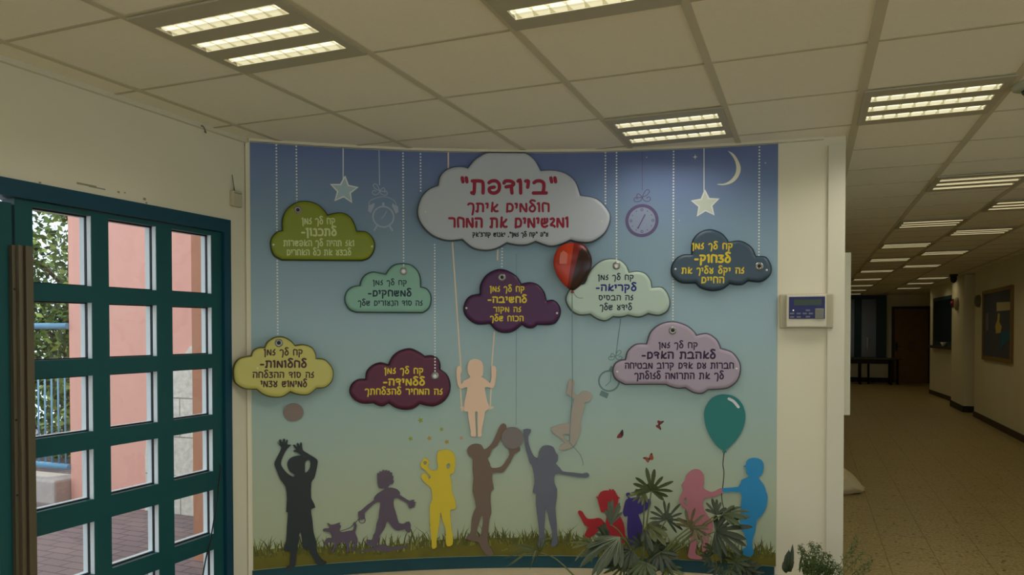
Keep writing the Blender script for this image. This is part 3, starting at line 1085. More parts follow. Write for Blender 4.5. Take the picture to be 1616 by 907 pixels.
yel = [(190, 250), (200, 232), (225, 226), (260, 228), (285, 245), (297, 280), (295, 330), (285, 365), (265, 375), (275, 430), (275, 470), (290, 510), (300, 550), (295, 580), (268, 582), (268, 630), (272, 690), (282, 740), (280, 790), (250, 800), (240, 770), (240, 700), (222, 650), (212, 605), (206, 605), (203, 660), (195, 700), (185, 770), (185, 805), (160, 815), (155, 770), (148, 700), (145, 600), (148, 550), (160, 520), (155, 460), (140, 440), (110, 415), (95, 390), (105, 365), (125, 370), (140, 400), (150, 385), (135, 365), (115, 345), (95, 330), (90, 310), (102, 290), (115, 275), (135, 285), (142, 305), (132, 320), (142, 340), (160, 350), (190, 345), (195, 320), (188, 290)]
cut('child_silhouette', yel, (640, 650), 3.78, m_s('yellow_board', (216, 190, 50)), 'bright yellow silhouette of child blowing bubbles',
    holes=[[(246, 312), (262, 306), (266, 326), (252, 340), (243, 328)], [(104, 302), (118, 292), (128, 302), (116, 316)]])
bro = [(368, 235), (375, 210), (400, 193), (430, 190), (455, 200), (470, 225), (500, 205), (525, 170), (555, 100), (572, 73), (592, 70), (603, 88), (598, 110), (575, 150), (545, 200), (515, 225), (502, 262), (490, 277), (505, 310), (515, 335), (570, 328), (600, 290), (620, 255), (615, 222), (635, 208), (678, 208), (682, 232), (650, 250), (625, 300), (590, 350), (570, 362), (520, 365), (520, 420), (527, 460), (510, 475), (508, 540), (512, 600), (500, 640), (495, 700), (492, 770), (500, 800), (525, 840), (510, 855), (480, 850), (450, 810), (435, 775), (400, 770), (370, 760), (365, 745), (385, 725), (390, 700), (395, 640), (410, 590), (420, 570), (412, 520), (400, 470), (405, 400), (400, 340), (400, 280), (380, 262)]
cut('child_silhouette', bro, (640, 650), 3.78, m_s('brown_board', (117, 98, 83)), 'brown silhouette of boy reaching up to the grey ball',
    holes=[[(456, 612), (462, 650), (456, 690), (448, 735), (432, 742), (424, 718), (440, 660)]])
bm = bmesh.new()
c = sz(640 + 637 / 3.78, 650 + 153 / 3.78, .008)
P = [c + Vector((math.cos(k * math.pi / 20), math.sin(k * math.pi / 20))) * .0655 for k in range(40)]
poly(bm, P, O2 + .0046, depth=.004)
tag(wall_obj('ball_cutout', bm, m_s('grey_ball_board', (124, 116, 112)), None), 'round grey ball silhouette between the brown boy and the blue-grey girl', 'ball')
gir = [(143, 275), (180, 273), (178, 292), (168, 305), (170, 340), (180, 375), (195, 405), (215, 415), (220, 385), (238, 358), (265, 352), (292, 362), (305, 390), (315, 402), (312, 430), (303, 442), (325, 465), (340, 482), (390, 487), (435, 492), (455, 487), (468, 495), (465, 507), (440, 510), (390, 505), (340, 497), (300, 495), (298, 540), (310, 570), (308, 620), (302, 660), (308, 740), (310, 790), (315, 830), (300, 850), (280, 850), (285, 820), (285, 780), (270, 720), (255, 655), (250, 720), (248, 780), (255, 840), (240, 855), (210, 850), (220, 825), (220, 770), (212, 700), (205, 640), (205, 590), (190, 585), (198, 540), (195, 490), (185, 450), (175, 438), (165, 400), (152, 355), (150, 310)]
cut('child_silhouette', gir, (780, 590), 3.128, m_s('blue_grey_board', (101, 105, 116)), 'blue-grey silhouette of long haired girl, one arm up and one stretched out')
cli = [(365, 45), (372, 28), (388, 25), (397, 45), (393, 70), (398, 95), (415, 108), (430, 88), (455, 84), (478, 95), (480, 120), (465, 138), (445, 140), (442, 175), (430, 215), (425, 250), (428, 280), (415, 310), (400, 345), (385, 360), (340, 376), (322, 370), (330, 350), (350, 340), (320, 310), (290, 290), (282, 268), (300, 258), (340, 245), (368, 242), (375, 210), (385, 165), (395, 130), (388, 118), (360, 100), (355, 90), (362, 70)]
climber = cut('child_silhouette', cli, (780, 590), 3.128, m_s('dusty_rose_board', (170, 159, 145)), 'dusty rose silhouette of child climbing the red balloon string',
              holes=[[(338, 300), (366, 297), (376, 318), (362, 333)]])
red = [(75, 572), (85, 563), (100, 570), (115, 595), (130, 607), (160, 607), (185, 602), (205, 612), (222, 630), (226, 575), (200, 570), (190, 540), (185, 520), (178, 495), (170, 488), (182, 488), (195, 465), (220, 455), (243, 455), (243, 444), (256, 455), (260, 447), (275, 460), (290, 488), (300, 490), (291, 500), (290, 530), (280, 555), (300, 590), (320, 630), (327, 680), (325, 730), (290, 745), (240, 740), (225, 700), (222, 658), (190, 665), (165, 690), (125, 710), (110, 695), (125, 665), (130, 650), (112, 640), (95, 610)]
cut('child_silhouette', red, (890, 640), 3.395, m_s('red_board', (170, 36, 44)), 'red silhouette of seated child reading a book behind the plant')
ind = [(335, 470), (350, 466), (357, 478), (348, 488), (362, 496), (400, 488), (440, 500), (465, 505), (460, 540), (440, 560), (410, 578), (397, 580), (405, 600), (420, 640), (430, 680), (470, 690), (500, 705), (512, 720), (505, 745), (480, 740), (440, 750), (360, 745), (345, 720), (338, 660), (340, 610), (340, 585), (330, 592), (322, 590), (315, 570), (322, 540), (330, 510), (345, 495), (333, 482)]
cut('child_silhouette', ind, (890, 640), 3.395, m_s('indigo_board', (60, 46, 116)), 'indigo silhouette of seated curly haired child behind the plant leaves')
pin = [(140, 430), (165, 415), (190, 418), (208, 440), (210, 480), (205, 500), (225, 515), (250, 522), (275, 510), (295, 503), (298, 520), (285, 530), (250, 545), (225, 545), (205, 560), (210, 600), (235, 640), (250, 660), (250, 700), (235, 720), (232, 770), (225, 805), (205, 808), (200, 780), (203, 740), (195, 700), (182, 690), (185, 730), (170, 790), (175, 815), (200, 825), (195, 835), (150, 832), (135, 820), (140, 790), (148, 740), (145, 700), (130, 650), (138, 610), (110, 590), (93, 560), (103, 535), (115, 510), (105, 490), (120, 470), (125, 450)]
cut('child_silhouette', pin, (1040, 600), 2.955, m_s('pink_board', (185, 116, 125)), 'pink silhouette of girl holding out one hand to the balloon string',
    holes=[[(115, 565), (125, 545), (133, 585)]])
blu = [(393, 402), (405, 395), (408, 380), (425, 365), (450, 362), (475, 370), (488, 390), (485, 425), (475, 445), (462, 452), (490, 490), (500, 520), (507, 545), (500, 590), (480, 630), (455, 655), (450, 700), (440, 730), (435, 770), (442, 800), (430, 820), (395, 815), (387, 790), (410, 775), (405, 740), (395, 710), (380, 690), (378, 640), (382, 580), (380, 522), (300, 522), (300, 503), (370, 498), (385, 465), (420, 450), (408, 435), (403, 405)]
cut('child_silhouette', blu, (1040, 600), 2.955, m_s('bright_blue_board', (41, 137, 187)), 'bright blue silhouette of boy in a cap at the right edge of the mural')
# swing girl with her swing
swing = tag(empty('swing_silhouette', M(1.5, .75)), 'peach silhouette of girl sitting on a rope swing in the middle of the mural', 'silhouette', 'child silhouettes on the mural')
sg = [(525, 130), (540, 100), (575, 87), (615, 92), (645, 115), (655, 160), (650, 225), (635, 235), (670, 255), (700, 280), (712, 290), (725, 240), (722, 160), (735, 145), (755, 150), (765, 180), (760, 250), (750, 310), (730, 335), (710, 328), (668, 325), (675, 380), (690, 450), (708, 495), (670, 530), (665, 570), (650, 640), (640, 700), (640, 735), (615, 742), (608, 735), (608, 690), (605, 600), (607, 535), (587, 535), (588, 600), (592, 690), (592, 735), (575, 740), (550, 735), (550, 700), (540, 640), (528, 570), (525, 530), (495, 525), (497, 450), (510, 390), (520, 325), (480, 335), (455, 330), (440, 300), (430, 240), (430, 170), (445, 145), (470, 155), (472, 190), (462, 220), (470, 300), (490, 270), (530, 250), (545, 235), (528, 210), (522, 170)]
cut('girl', sg, (640, 550), 5.335, m_s('peach_board', (235, 201, 172)), None, parent=swing)
for P in ([(707.5, 238), (707.5, 266)], [(714, 383), (727, 577)], [(785.5, 390), (785, 410)], [(780, 524), (776, 577)], [(726.5, 612), (729, 648)], [(775, 612), (773.5, 644)]):
    line(P, .0085, m_cream, 'rope', O1 + .0005, swing)
bm = bmesh.new()
P = [sz(*px(x, y, (640, 550), 5.335)) for x, y in ((455, 492), (480, 485), (740, 487), (742, 500), (700, 515), (480, 520))]
poly(bm, P if area2(P) > 0 else P[::-1], O1 + .0004)
wall_obj('seat', bm, m_cream, swing)
# green balloon
gb = tag(empty('balloon_cutout', M(2.7, .9)), 'flat teal green balloon cutout with white highlight above two children', 'balloon')
m_gb = m_s('teal_green_board', (40, 123, 119))
cut('balloon_body', [(210, 165), (215, 130), (240, 90), (275, 70), (315, 66), (355, 78), (388, 110), (403, 160), (395, 215), (370, 265), (335, 305), (305, 325), (275, 310), (240, 265), (218, 215)], (1040, 600), 2.955, m_gb, None, smooth=3, parent=gb)
cut('knot', [(301, 322), (309, 322), (316, 336), (305, 333), (295, 336)], (1040, 600), 2.955, m_gb, None, smooth=1, parent=gb)
bm = bmesh.new()
ribbon(bm, smooth_path([sz(*px(x, y, (1040, 600), 2.955), O2) for x, y in ((326, 86), (348, 98), (370, 124))], 4), .016, O2 + .0008)
wall_obj('highlight', bm, m_s('white_print', (214, 214, 214)), gb, None, 0)
line([px(x, y, (1040, 600), 2.955) for x, y in ((304, 335), (298, 390), (303, 430), (298, 490), (292, 540), (300, 590), (304, 610))], .005, m_dark, 'string', O1, gb, 4)

# ------------------------------------------------------------------ lettering: round brush strokes for each letter
G = {
 'א': (.74, [[(.12, 0), (.2, 1.14)], [(.68, .88), (.52, .64), (.36, .5), (.36, .2), (.5, .02), (.72, .04)]]),
 'ב': (.8, [[(.04, .86), (.2, 1), (.44, 1), (.62, .8), (.62, .3), (.56, .03)], [(0, 0), (.78, 0)]]),
 'ג': (.5, [[(.04, .92), (.28, 1), (.4, .8), (.3, .58), (.08, .3), (.1, .2), (.38, .14), (.46, 0)]]),
 'ד': (.66, [[(.02, .84), (.12, 1), (.4, 1), (.6, .82), (.5, .62), (.14, .52)], [(.46, .56), (.5, 0)]]),
 'ה': (.74, [[(.02, 1), (.5, 1), (.66, .82), (.66, 0)], [(.12, .62), (.1, 0)]]),
 'ו': (.26, [[(.0, 1), (.14, 1), (.16, 0)]]),
 'ז': (.46, [[(.40, 1.1), (.24, .84), (.10, .60), (.34, .50), (.40, .26), (.28, .03), (.02, .05)]]),
 'ח': (.74, [[(.08, 0), (.08, 1), (.5, 1), (.66, .84), (.66, 0)]]),
 'ט': (.78, [[(.1, 1), (.02, .4), (.12, .06), (.4, 0), (.66, .1), (.7, .6), (.56, .98), (.36, .86)]]),
 'י': (.26, [[(.0, 1), (.16, .98), (.12, .48)]]),
 'כ': (.68, [[(.06, 1), (.4, 1), (.6, .74), (.6, .26), (.4, 0), (.02, 0)]]),
 'ך': (.62, [[(0, .86), (.1, 1), (.36, 1), (.52, .8), (.52, .2), (.42, -.42)]]),
 'ל': (.66, [[(.58, 1.36), (.3, 1.46), (.1, 1.28), (.22, 1.08), (.46, .8), (.6, .42), (.48, .06), (.24, 0), (.06, .2), (.1, .54), (.34, .78)]]),
 'מ': (.76, [[(.06, 0), (.08, 1), (.34, .5), (.58, .06), (.68, .1), (.66, 1)]]),
 'ם': (.72, [[(.1, .97), (.48, .97), (.66, .6), (.58, .14), (.3, .02), (.1, .08)], [(.12, 1), (.08, -.06)]]),
 'נ': (.52, [[(.1, 1), (.36, 1), (.42, .8), (.42, 0), (.0, 0)]]),
 'ן': (.28, [[(.0, 1), (.16, 1), (.16, -.36)]]),
 'ס': (.72, [[(.02, 1), (.36, 1), (.6, .82), (.62, .4), (.46, .06), (.22, .06), (.08, .4), (.12, .96)]]),
 'ע': (.66, [[(.04, 1), (.3, .62), (.56, .34), (.5, .06), (.24, 0), (.08, .2), (.22, .44), (.48, .66), (.58, 1)]]),
 'פ': (.72, [[(.04, .86), (.2, 1), (.48, 1), (.66, .7), (.62, .22), (.36, 0), (.1, .1), (.08, .4), (.36, .5)]]),
 'צ': (.6, [[(.02, 1), (.5, .96), (.22, .58), (.5, .44), (.5, .1), (.28, 0), (.02, .04)]]),
 'ק': (.72, [[(.0, 1), (.42, 1), (.6, .84), (.56, .46), (.36, .26)], [(.12, .6), (.1, -.4)]]),
 'ר': (.66, [[(.0, 1), (.4, 1), (.56, .82), (.56, 0)]]),
 'ש': (.76, [[(.1, .95), (.04, .5), (.14, .1), (.4, 0), (.64, .14)], [(.14, .4), (.46, .46), (.64, .66), (.62, .98)], [(.36, .98), (.36, .6)]]),
 'ת': (.8, [[(.0, .02), (.14, .04), (.18, 1)], [(.04, 1), (.5, 1), (.68, .82), (.68, 0)]]),
 '-': (.5, [[(.06, .42), (.42, .42)]]),
 '"': (.42, [[(.06, 1.25), (.1, .92)], [(.3, 1.25), (.34, .92)]]),
 "'": (.22, [[(.1, 1.25), (.08, .95)]]),
 ',': (.24, [[(.12, .04), (.06, -.18)]]),
 '.': (.24, [[(.1, .0), (.12, .04)]]),
 ' ': (.46, []),
}
GAP = .2


def lettering(parent, text, xl, xr, ytop, ybot, m, o, fn, szf, bold=.15):
    """one line of writing between photo columns xl..xr, letter body between ytop and ybot"""
    a = szf(xl, ybot, o); b = szf(xr, ybot, o)
    h = (szf((xl + xr) / 2, ytop, o) - szf((xl + xr) / 2, ybot, o)).length
    total = sum(G[c][0] for c in text) + GAP * (len(text) - 1)
    L = (b - a).length
    kx = L / total
    ux = (b - a).normalized()
    uy = Vector((-ux.y, ux.x))
    w = bold * 1.18 * h
    h2 = h - w
    bm = bmesh.new()
    x = total
    q = 0
    for c in text:
        gw, strokes = G[c]
        x -= gw
        for st in strokes:
            pts = [a + ux * ((x + p[0]) * kx) + uy * (w / 2 + p[1] * h2) for p in st]
            if len(pts) > 2:
                pts = smooth_path(pts, 4)
            ribbon(bm, pts, w, o + q * 2e-5)
            q = (q + 1) % 8
        x -= GAP
    ob = wall_obj('lettering', bm, m, parent, fn, 0)
    return ob


# ------------------------------------------------------------------ cloud boards
def inset_loop(P, d):
    n = len(P)
    out = []
    for i in range(n):
        t0 = (P[i] - P[i - 1]).normalized(); t1 = (P[(i + 1) % n] - P[i]).normalized()
        n0 = Vector((-t0.y, t0.x)); n1 = Vector((-t1.y, t1.x))
        nn = (n0 + n1)
        if nn.length < 1e-6:
            nn = n0
        nn.normalize()
        out.append(P[i] + nn * d / max(.45, nn.dot(n0)))
    return out


def cloud_board(label, off, sc, lobes, m, grommet=None, screws=(), lines=(), cord=False, flat=False, group='cloud shaped boards on the mural', th=.036, bev=.027):
    fn, szf = (MY, szY) if flat else (M, sz)
    base = .004 if not flat else .002
    P = []
    for lobe in lobes:
        q = [szf(off[0] + x / sc, off[1] + y / sc, base + th * .6) for x, y in lobe]
        q = smooth_path(q, 5) if len(q) > 2 else q
        P += q[:-1] if (lobe[-1] != lobe[0]) else q
    P = dedupe(P, .0012)
    for p in P:
        p.y = min(p.y, CEIL - .016)
    if area2(P) < 0:
        P = P[::-1]
    bm = bmesh.new()
    rings = [[(p.x, base, p.y) for p in P], [(p.x, base + th - bev, p.y) for p in P]]
    K = 6
    for k in range(1, K + 1):
        a = math.pi / 2 * k / K
        q = inset_loop(P, bev * (1 - math.cos(a)))
        rings.append([(p.x, base + th - bev + bev * math.sin(a), p.y) for p in q])
    V = [[bm.verts.new(c) for c in r] for r in rings]
    n = len(P)
    for ri, (A, B) in enumerate(zip(V, V[1:])):
        for i in range(n):
            f = bm.faces.new((A[i], A[(i + 1) % n], B[(i + 1) % n], B[i]))
            f.smooth = True
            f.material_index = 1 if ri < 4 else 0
    flatP = [Vector((c[0], c[2], 0)) for c in rings[-1]]
    for t in tessellate_polygon([flatP]):
        try:
            bm.faces.new([V[-1][i] for i in t])
        except ValueError:
            pass
    ctr = fn(sum(p.x for p in P) / n, sum(p.y for p in P) / n, base)
    root = tag(empty('cloud_board', ctr), label, 'cloud board', group)
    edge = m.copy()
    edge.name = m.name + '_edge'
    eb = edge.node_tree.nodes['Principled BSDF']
    eb.inputs['Base Color'].default_value = tuple(c * .22 for c in m.node_tree.nodes['Principled BSDF'].inputs['Base Color'].default_value[:3]) + (1,)  # dark rim shading put into a darker edge colour
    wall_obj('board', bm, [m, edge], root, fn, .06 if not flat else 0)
    of = base + th
    if grommet:
        c = szf(grommet[0], grommet[1], of)
        axis = fn(c.x, c.y, of + .01) - fn(c.x, c.y, of)
        bm = bmesh.new()
        lathe(bm, fn(c.x, c.y, of - .001), [(.010, .0), (.010, .004), (.014, .006), (.021, .005), (.024, .0)], 20, axis)
        gr = link('grommet', bm, m_steel, root)
        bm = bmesh.new()
        lathe(bm, fn(c.x, c.y, of - .001), [(.0165, .0062), (.0175, .0068), (.0185, .0060)], 20, axis)
        link('grommet_ring', bm, m_dark, gr)
        bm = bmesh.new()
        lathe(bm, fn(c.x, c.y, of - .001), [(0, .003), (.010, .003)], 16, axis)
        link('bead' if cord else 'grommet_hole', bm, m_cord if cord else m_dark, gr)
    for u, v in screws:
        c = szf(u, v, of)
        axis = fn(c.x, c.y, of + .01) - fn(c.x, c.y, of)
        bm = bmesh.new()
        lathe(bm, fn(c.x, c.y, of - .001), [(0, .004), (.004, .0035), (.0062, .001), (.0062, 0)], 12, axis)
        link('screw', bm, m_white, root)
    if cord:
        cord_beads(*cord, parent=root, o=of + .0012, fn=fn, szf=szf, name='beaded_cord')
    for (txt, xl, xr, yt, yb, mm, bold) in lines:
        lettering(root, txt, xl, xr, yt, yb, mm, of + .0006, fn, szf, bold)
    return root


def B(n, c): return mat(n, c, .42, spec=.45)


t_crim = mat('crimson_ink', (150, 26, 56), .5); t_blk = mat('black_ink', (30, 26, 30), .5); t_pale = mat('pale_green_ink', (206, 214, 150), .5)
t_teal = mat('dark_teal_ink', (18, 50, 58), .5); t_yel = mat('yellow_ink', (224, 198, 46), .5); t_navy = mat('navy_ink', (28, 34, 62), .5)
t_blue = mat('blue_ink', (26, 26, 116), .5); t_brn = mat('brown_ink', (74, 44, 40), .5); t_pur = mat('dark_purple_ink', (46, 18, 56), .5)
T1 = 'קח לך זמן'
cloud_board('large pale grey cloud board with crimson heading, topmost and biggest', (640, 220), 4.535, [
    [(228, 325), (240, 270), (280, 220), (340, 194), (400, 190), (443, 200)], [(443, 200), (500, 135), (600, 85), (720, 68), (850, 90), (925, 140), (970, 218)],
    [(970, 218), (1060, 215), (1150, 240), (1220, 300), (1255, 395)], [(1255, 395), (1370, 420), (1450, 500), (1470, 570), (1430, 670), (1340, 735), (1250, 740), (1180, 725)],
    [(1180, 725), (1110, 755), (1030, 768), (930, 735)], [(930, 735), (870, 758), (800, 760), (725, 745)], [(725, 745), (650, 785), (570, 798), (480, 780), (405, 720)],
    [(405, 720), (300, 728), (190, 690), (110, 610), (80, 520), (105, 420), (160, 355), (228, 325)]], B('pale_grey_board', (186, 191, 198)),
    None, [(671, 334), (948.5, 350)], [('"ביודפת"', 728, 879, 282.5, 307, t_crim, .195), ('חולמים איתך', 739, 867, 319.5, 335, t_crim, .19),
    ('ומגשימים את המחר', 709, 897, 342.5, 359.5, t_crim, .19), ('ע"פ "קח לך זמן", יאנוש קורצ\'אק', 746, 865, 366.5, 373.5, t_blk, .2)], th=.04)
cloud_board('olive green cloud board with pale lettering at upper left', (390, 210), 4.121, [
    [(225, 630), (225, 560), (250, 500), (310, 450), (380, 438), (450, 455), (500, 495), (525, 527)], [(525, 527), (590, 513), (640, 520), (680, 550), (705, 600), (715, 632)],
    [(715, 632), (780, 640), (825, 690), (832, 750), (800, 810), (750, 832)], [(750, 832), (225, 828)], [(225, 828), (170, 795), (148, 730), (155, 680), (190, 640), (225, 630)]],
    B('olive_board', (133, 145, 29)), (470, 331), [(431.5, 386), (587, 388.5)],
    [(T1, 477, 529, 344, 354, t_pale, .16), ('לתכנון-', 476, 531, 360, 372.5, t_pale, .19), ('ואז תהיה לך האפשרות', 448, 559, 379, 388.5, t_pale, .16), ('לבצע את כל האחרים', 453, 554, 393.5, 403, t_pale, .16)])
cloud_board('small mint green cloud board with dark lettering below the olive one', (530, 390), 6.975, [
    [(260, 415), (275, 360), (320, 300), (400, 265), (470, 275), (545, 290)], [(545, 290), (590, 225), (650, 185), (735, 172), (830, 190), (900, 250), (935, 330), (940, 430)],
    [(940, 430), (1000, 450), (1045, 510), (1055, 590), (1030, 670), (970, 720), (930, 727)], [(930, 727), (225, 722)], [(225, 722), (150, 690), (100, 620), (93, 545), (120, 475), (180, 430), (260, 415)]],
    B('mint_board', (134, 180, 160)), (637, 428), (), [(T1, 589, 642, 442, 450, t_teal, .16), ('למשחקים-', 581, 649, 457.5, 468, t_teal, .19), ('זה סוד הנעורים שלך', 565.5, 666.5, 474, 482.5, t_teal, .16)], cord=(637, 418, 637, 426))
cloud_board('deep purple cloud board with yellow lettering in the mural centre', (720, 370), 4.617, [
    [(170, 430), (175, 360), (220, 290), (300, 250), (370, 258), (440, 300), (475, 355)], [(475, 355), (540, 345), (600, 365), (645, 420), (660, 480)],
    [(660, 480), (710, 475), (755, 520), (762, 580), (730, 640), (680, 660), (590, 660)], [(590, 660), (560, 682), (520, 682), (478, 660)],
    [(478, 660), (420, 705), (350, 718), (290, 700), (245, 652)], [(245, 652), (150, 655), (80, 610), (50, 545), (70, 475), (110, 440), (170, 430)]],
    B('deep_purple_board', (77, 31, 77)), (792, 437.5), [(736, 486), (879, 494)],
    [(T1, 773.5, 827.6, 451.5, 460.5, t_yel, .17), ('לחשיבה-', 770, 831, 467.5, 478, t_yel, .195), ('זה מקור', 779, 822, 484, 492.5, t_yel, .17), ('הכוח שלך', 774, 826, 498, 507, t_yel, .17)])
cloud_board('pale mint white cloud board partly behind the red balloon', (720, 370), 4.617, [
    [(950, 300), (990, 240), (1050, 190), (1120, 172), (1190, 180), (1240, 220), (1262, 270)], [(1262, 270), (1320, 262), (1380, 280), (1420, 330), (1430, 380)],
    [(1430, 380), (1500, 380), (1545, 430), (1562, 500), (1540, 560), (1490, 590), (1450, 592), (1400, 580)], [(1400, 580), (1350, 602), (1310, 605), (1250, 592)],
    [(1250, 592), (1215, 603), (1180, 606), (1145, 602)], [(1145, 602), (1090, 632), (1030, 620), (975, 585)], [(975, 585), (900, 590), (840, 560), (800, 500), (797, 450), (830, 390), (890, 360), (930, 352), (950, 300)]],
    B('pale_mint_board', (182, 202, 186)), (973, 419), (), [(T1, 944, 1000, 433.5, 442, t_navy, .17), ('לקריאה-', 940.5, 1004, 448.5, 459.5, t_blue, .195), ('זה הבסיס', 945, 999, 465.5, 474, t_navy, .17), ('לידע שלך', 947, 997, 480.5, 489.5, t_navy, .17)], cord=(973, 410, 973, 417))
cloud_board('dark slate blue cloud board with yellow lettering at upper right', (960, 220), 3.489, [
    [(455, 630), (460, 560), (500, 510), (560, 492), (620, 510), (655, 545), (662, 562)], [(662, 562), (730, 555), (790, 590), (815, 640)],
    [(815, 640), (870, 645), (900, 700), (890, 750), (840, 785), (770, 780)], [(770, 780), (740, 800), (700, 802), (670, 795)], [(670, 795), (630, 825), (570, 835), (510, 820), (480, 792)],
    [(480, 792), (400, 790), (350, 750), (345, 700), (370, 655), (410, 632), (455, 630)]], B('slate_blue_board', (62, 82, 96)), (1198, 420), [(1066, 424.5), (1210, 426)],
    [(T1, 1092.7, 1156, 383.5, 393.5, t_yel, .17), ('לצחוק-', 1096, 1152.6, 401.5, 415, t_yel, .195), ('זה יקל עליך את', 1076, 1174, 422, 432, t_yel, .17), ('החיים', 1107, 1142.6, 436.5, 447, t_yel, .17)])
cloud_board('pale yellow cloud board with brown lettering overlapping the left corner', (360, 500), 5.04, [
    [(178, 305), (195, 265), (240, 240), (287, 238)], [(287, 238), (310, 195), (370, 158), (440, 155), (500, 185), (535, 222)], [(535, 222), (600, 215), (670, 240), (700, 290), (705, 325)],
    [(705, 325), (770, 335), (825, 390), (843, 450), (825, 520), (770, 565), (705, 572)], [(705, 572), (640, 622), (560, 622), (495, 600)], [(495, 600), (430, 640), (340, 640), (270, 615), (225, 580)],
    [(225, 580), (130, 575), (55, 530), (36, 460), (44, 380), (90, 325), (178, 305)]], B('pale_yellow_board', (195, 188, 100)), (440, 541), [(406.5, 581)],
    [(T1, 417, 477.5, 551, 561, t_brn, .17), ('לחלומות-', 410.6, 483.4, 568.5, 580.5, t_brn, .195), ('זה סוד ההצלחה', 399, 495, 586.5, 596.5, t_brn, .17), ('למימוש עצמי', 411.6, 484, 600.5, 611, t_brn, .17)], flat=True)
cloud_board('plum red cloud board with yellow lettering left of the swing girl', (540, 540), 5.668, [
    [(205, 325), (215, 260), (265, 205), (340, 178), (410, 195)], [(410, 195), (450, 120), (520, 70), (610, 52), (690, 85), (740, 120)], [(740, 120), (800, 115), (855, 140), (880, 190), (880, 240)],
    [(880, 240), (940, 290), (970, 370), (960, 460), (910, 530), (830, 573), (760, 572), (695, 555)], [(695, 555), (640, 595), (560, 607), (480, 590), (415, 548)], [(415, 548), (370, 575), (320, 570), (280, 548)],
    [(280, 548), (180, 550), (100, 510), (62, 440), (85, 370), (140, 330), (205, 325)]], B('plum_board', (90, 28, 56)), (686.5, 593), (),
    [(T1, 607, 668, 580.5, 590, t_yel, .17), ('ללמידה-', 605, 670, 597, 608.5, t_yel, .195), ('זה המחיר להצלחתך', 576.5, 698, 613, 623, t_yel, .17)], cord=(686.5, 556, 686.5, 590))
cloud_board('lilac pink cloud board with dark lettering above the green balloon', (940, 490), 4.773, [
    [(220, 365), (240, 300), (300, 250), (380, 245)], [(380, 245), (410, 160), (480, 100), (580, 78), (680, 105), (740, 150), (762, 180)], [(762, 180), (840, 168), (910, 210), (940, 262), (945, 280)],
    [(945, 280), (1030, 310), (1085, 380), (1095, 450), (1070, 530), (1000, 585), (920, 597), (850, 600)], [(850, 600), (800, 628), (740, 622), (690, 595), (675, 585)], [(675, 585), (620, 590), (560, 575), (530, 560)],
    [(530, 560), (220, 560)], [(220, 560), (150, 520), (125, 460), (140, 400), (180, 372), (220, 365)]], B('lilac_board', (170, 155, 170)), (1061.5, 521.5), [(974, 586.5), (1162.5, 581.5)],
    [(T1, 1040, 1101, 540, 549.5, t_pur, .17), ('לאהבת האדם-', 1013, 1129, 554.5, 566.5, t_pur, .195), ('חברות עם אדם קרוב מבטיחה', 986.5, 1158, 572, 582, t_pur, .17), ('לך את התרומה לזולתך', 1002, 1142, 588, 598.5, t_pur, .17)])

# red balloon: a bulging board in front of two clouds
rb = tag(empty('balloon_cutout', M(1.9, 1.8, .04)), 'glossy red balloon with dark right half between the grey and mint clouds', 'balloon')
OB = .0425
ol = [(708, 210), (715, 150), (745, 95), (800, 65), (850, 60), (910, 65), (955, 100), (985, 160), (988, 215), (975, 270), (940, 330), (900, 375), (850, 408), (800, 380), (755, 330), (722, 270)]
P = dedupe(smooth_path([sz(720 + x / 4.617, 370 + y / 4.617, OB) for x, y in ol], 3, True))
if area2(P) < 0:
    P = P[::-1]
c = sz(720 + 848 / 4.617, 370 + 220 / 4.617, OB)
bm = bmesh.new()
rings = [[bm.verts.new((p.x, .0405 if k == 0 else OB + .03 * (1 - (1 - t) ** 2) ** .5, p.y)) for p in [c.lerp(q, 1 - t) for q in P]] for k, t in enumerate((0, 0, .06, .16, .3, .45, .6, .75, .9))]
ctr = bm.verts.new((c.x, OB + .03, c.y))
n = len(P)
for A, Bq in zip(rings, rings[1:]):
    for i in range(n):
        f = bm.faces.new((A[i], A[(i + 1) % n], Bq[(i + 1) % n], Bq[i])); f.smooth = True
for i in range(n):
    bm.faces.new((rings[-1][i], rings[-1][(i + 1) % n], ctr)).smooth = True
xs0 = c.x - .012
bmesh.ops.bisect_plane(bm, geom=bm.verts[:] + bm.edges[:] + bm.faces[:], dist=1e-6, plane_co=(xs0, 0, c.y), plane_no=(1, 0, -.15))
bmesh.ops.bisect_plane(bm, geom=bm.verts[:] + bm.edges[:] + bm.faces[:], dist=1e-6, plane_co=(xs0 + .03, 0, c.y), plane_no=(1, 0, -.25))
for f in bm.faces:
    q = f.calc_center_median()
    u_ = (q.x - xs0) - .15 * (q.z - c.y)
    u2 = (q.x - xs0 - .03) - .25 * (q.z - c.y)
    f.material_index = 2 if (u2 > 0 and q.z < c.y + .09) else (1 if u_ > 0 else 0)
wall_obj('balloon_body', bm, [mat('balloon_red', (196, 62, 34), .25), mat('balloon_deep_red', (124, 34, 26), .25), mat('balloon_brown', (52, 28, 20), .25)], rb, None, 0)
bm = bmesh.new()
P = [sz(720 + x / 4.617, 370 + y / 4.617, OB + .02) for x, y in ((752, 170), (760, 135), (782, 118), (812, 140), (806, 215), (752, 215))]
poly(bm, P if area2(P) > 0 else P[::-1], OB + .0318)
wall_obj('highlight', bm, mat('balloon_highlight', (206, 110, 88), .3), rb, None, 0)
cut('knot', [(842, 405), (850, 405), (860, 422), (848, 428), (832, 422)], (720, 370), 4.617, bpy.data.materials['balloon_deep_red'], None, smooth=1, parent=rb, o=OB + .004, th=.006)
line([(903, 461), (903, 540), (903, 612), (899, 690), (901, 700), (908, 708), (916, 718), (920, 730), (919.5, 734)], .0042, m_bluish, 'string', .0412, rb, 4)
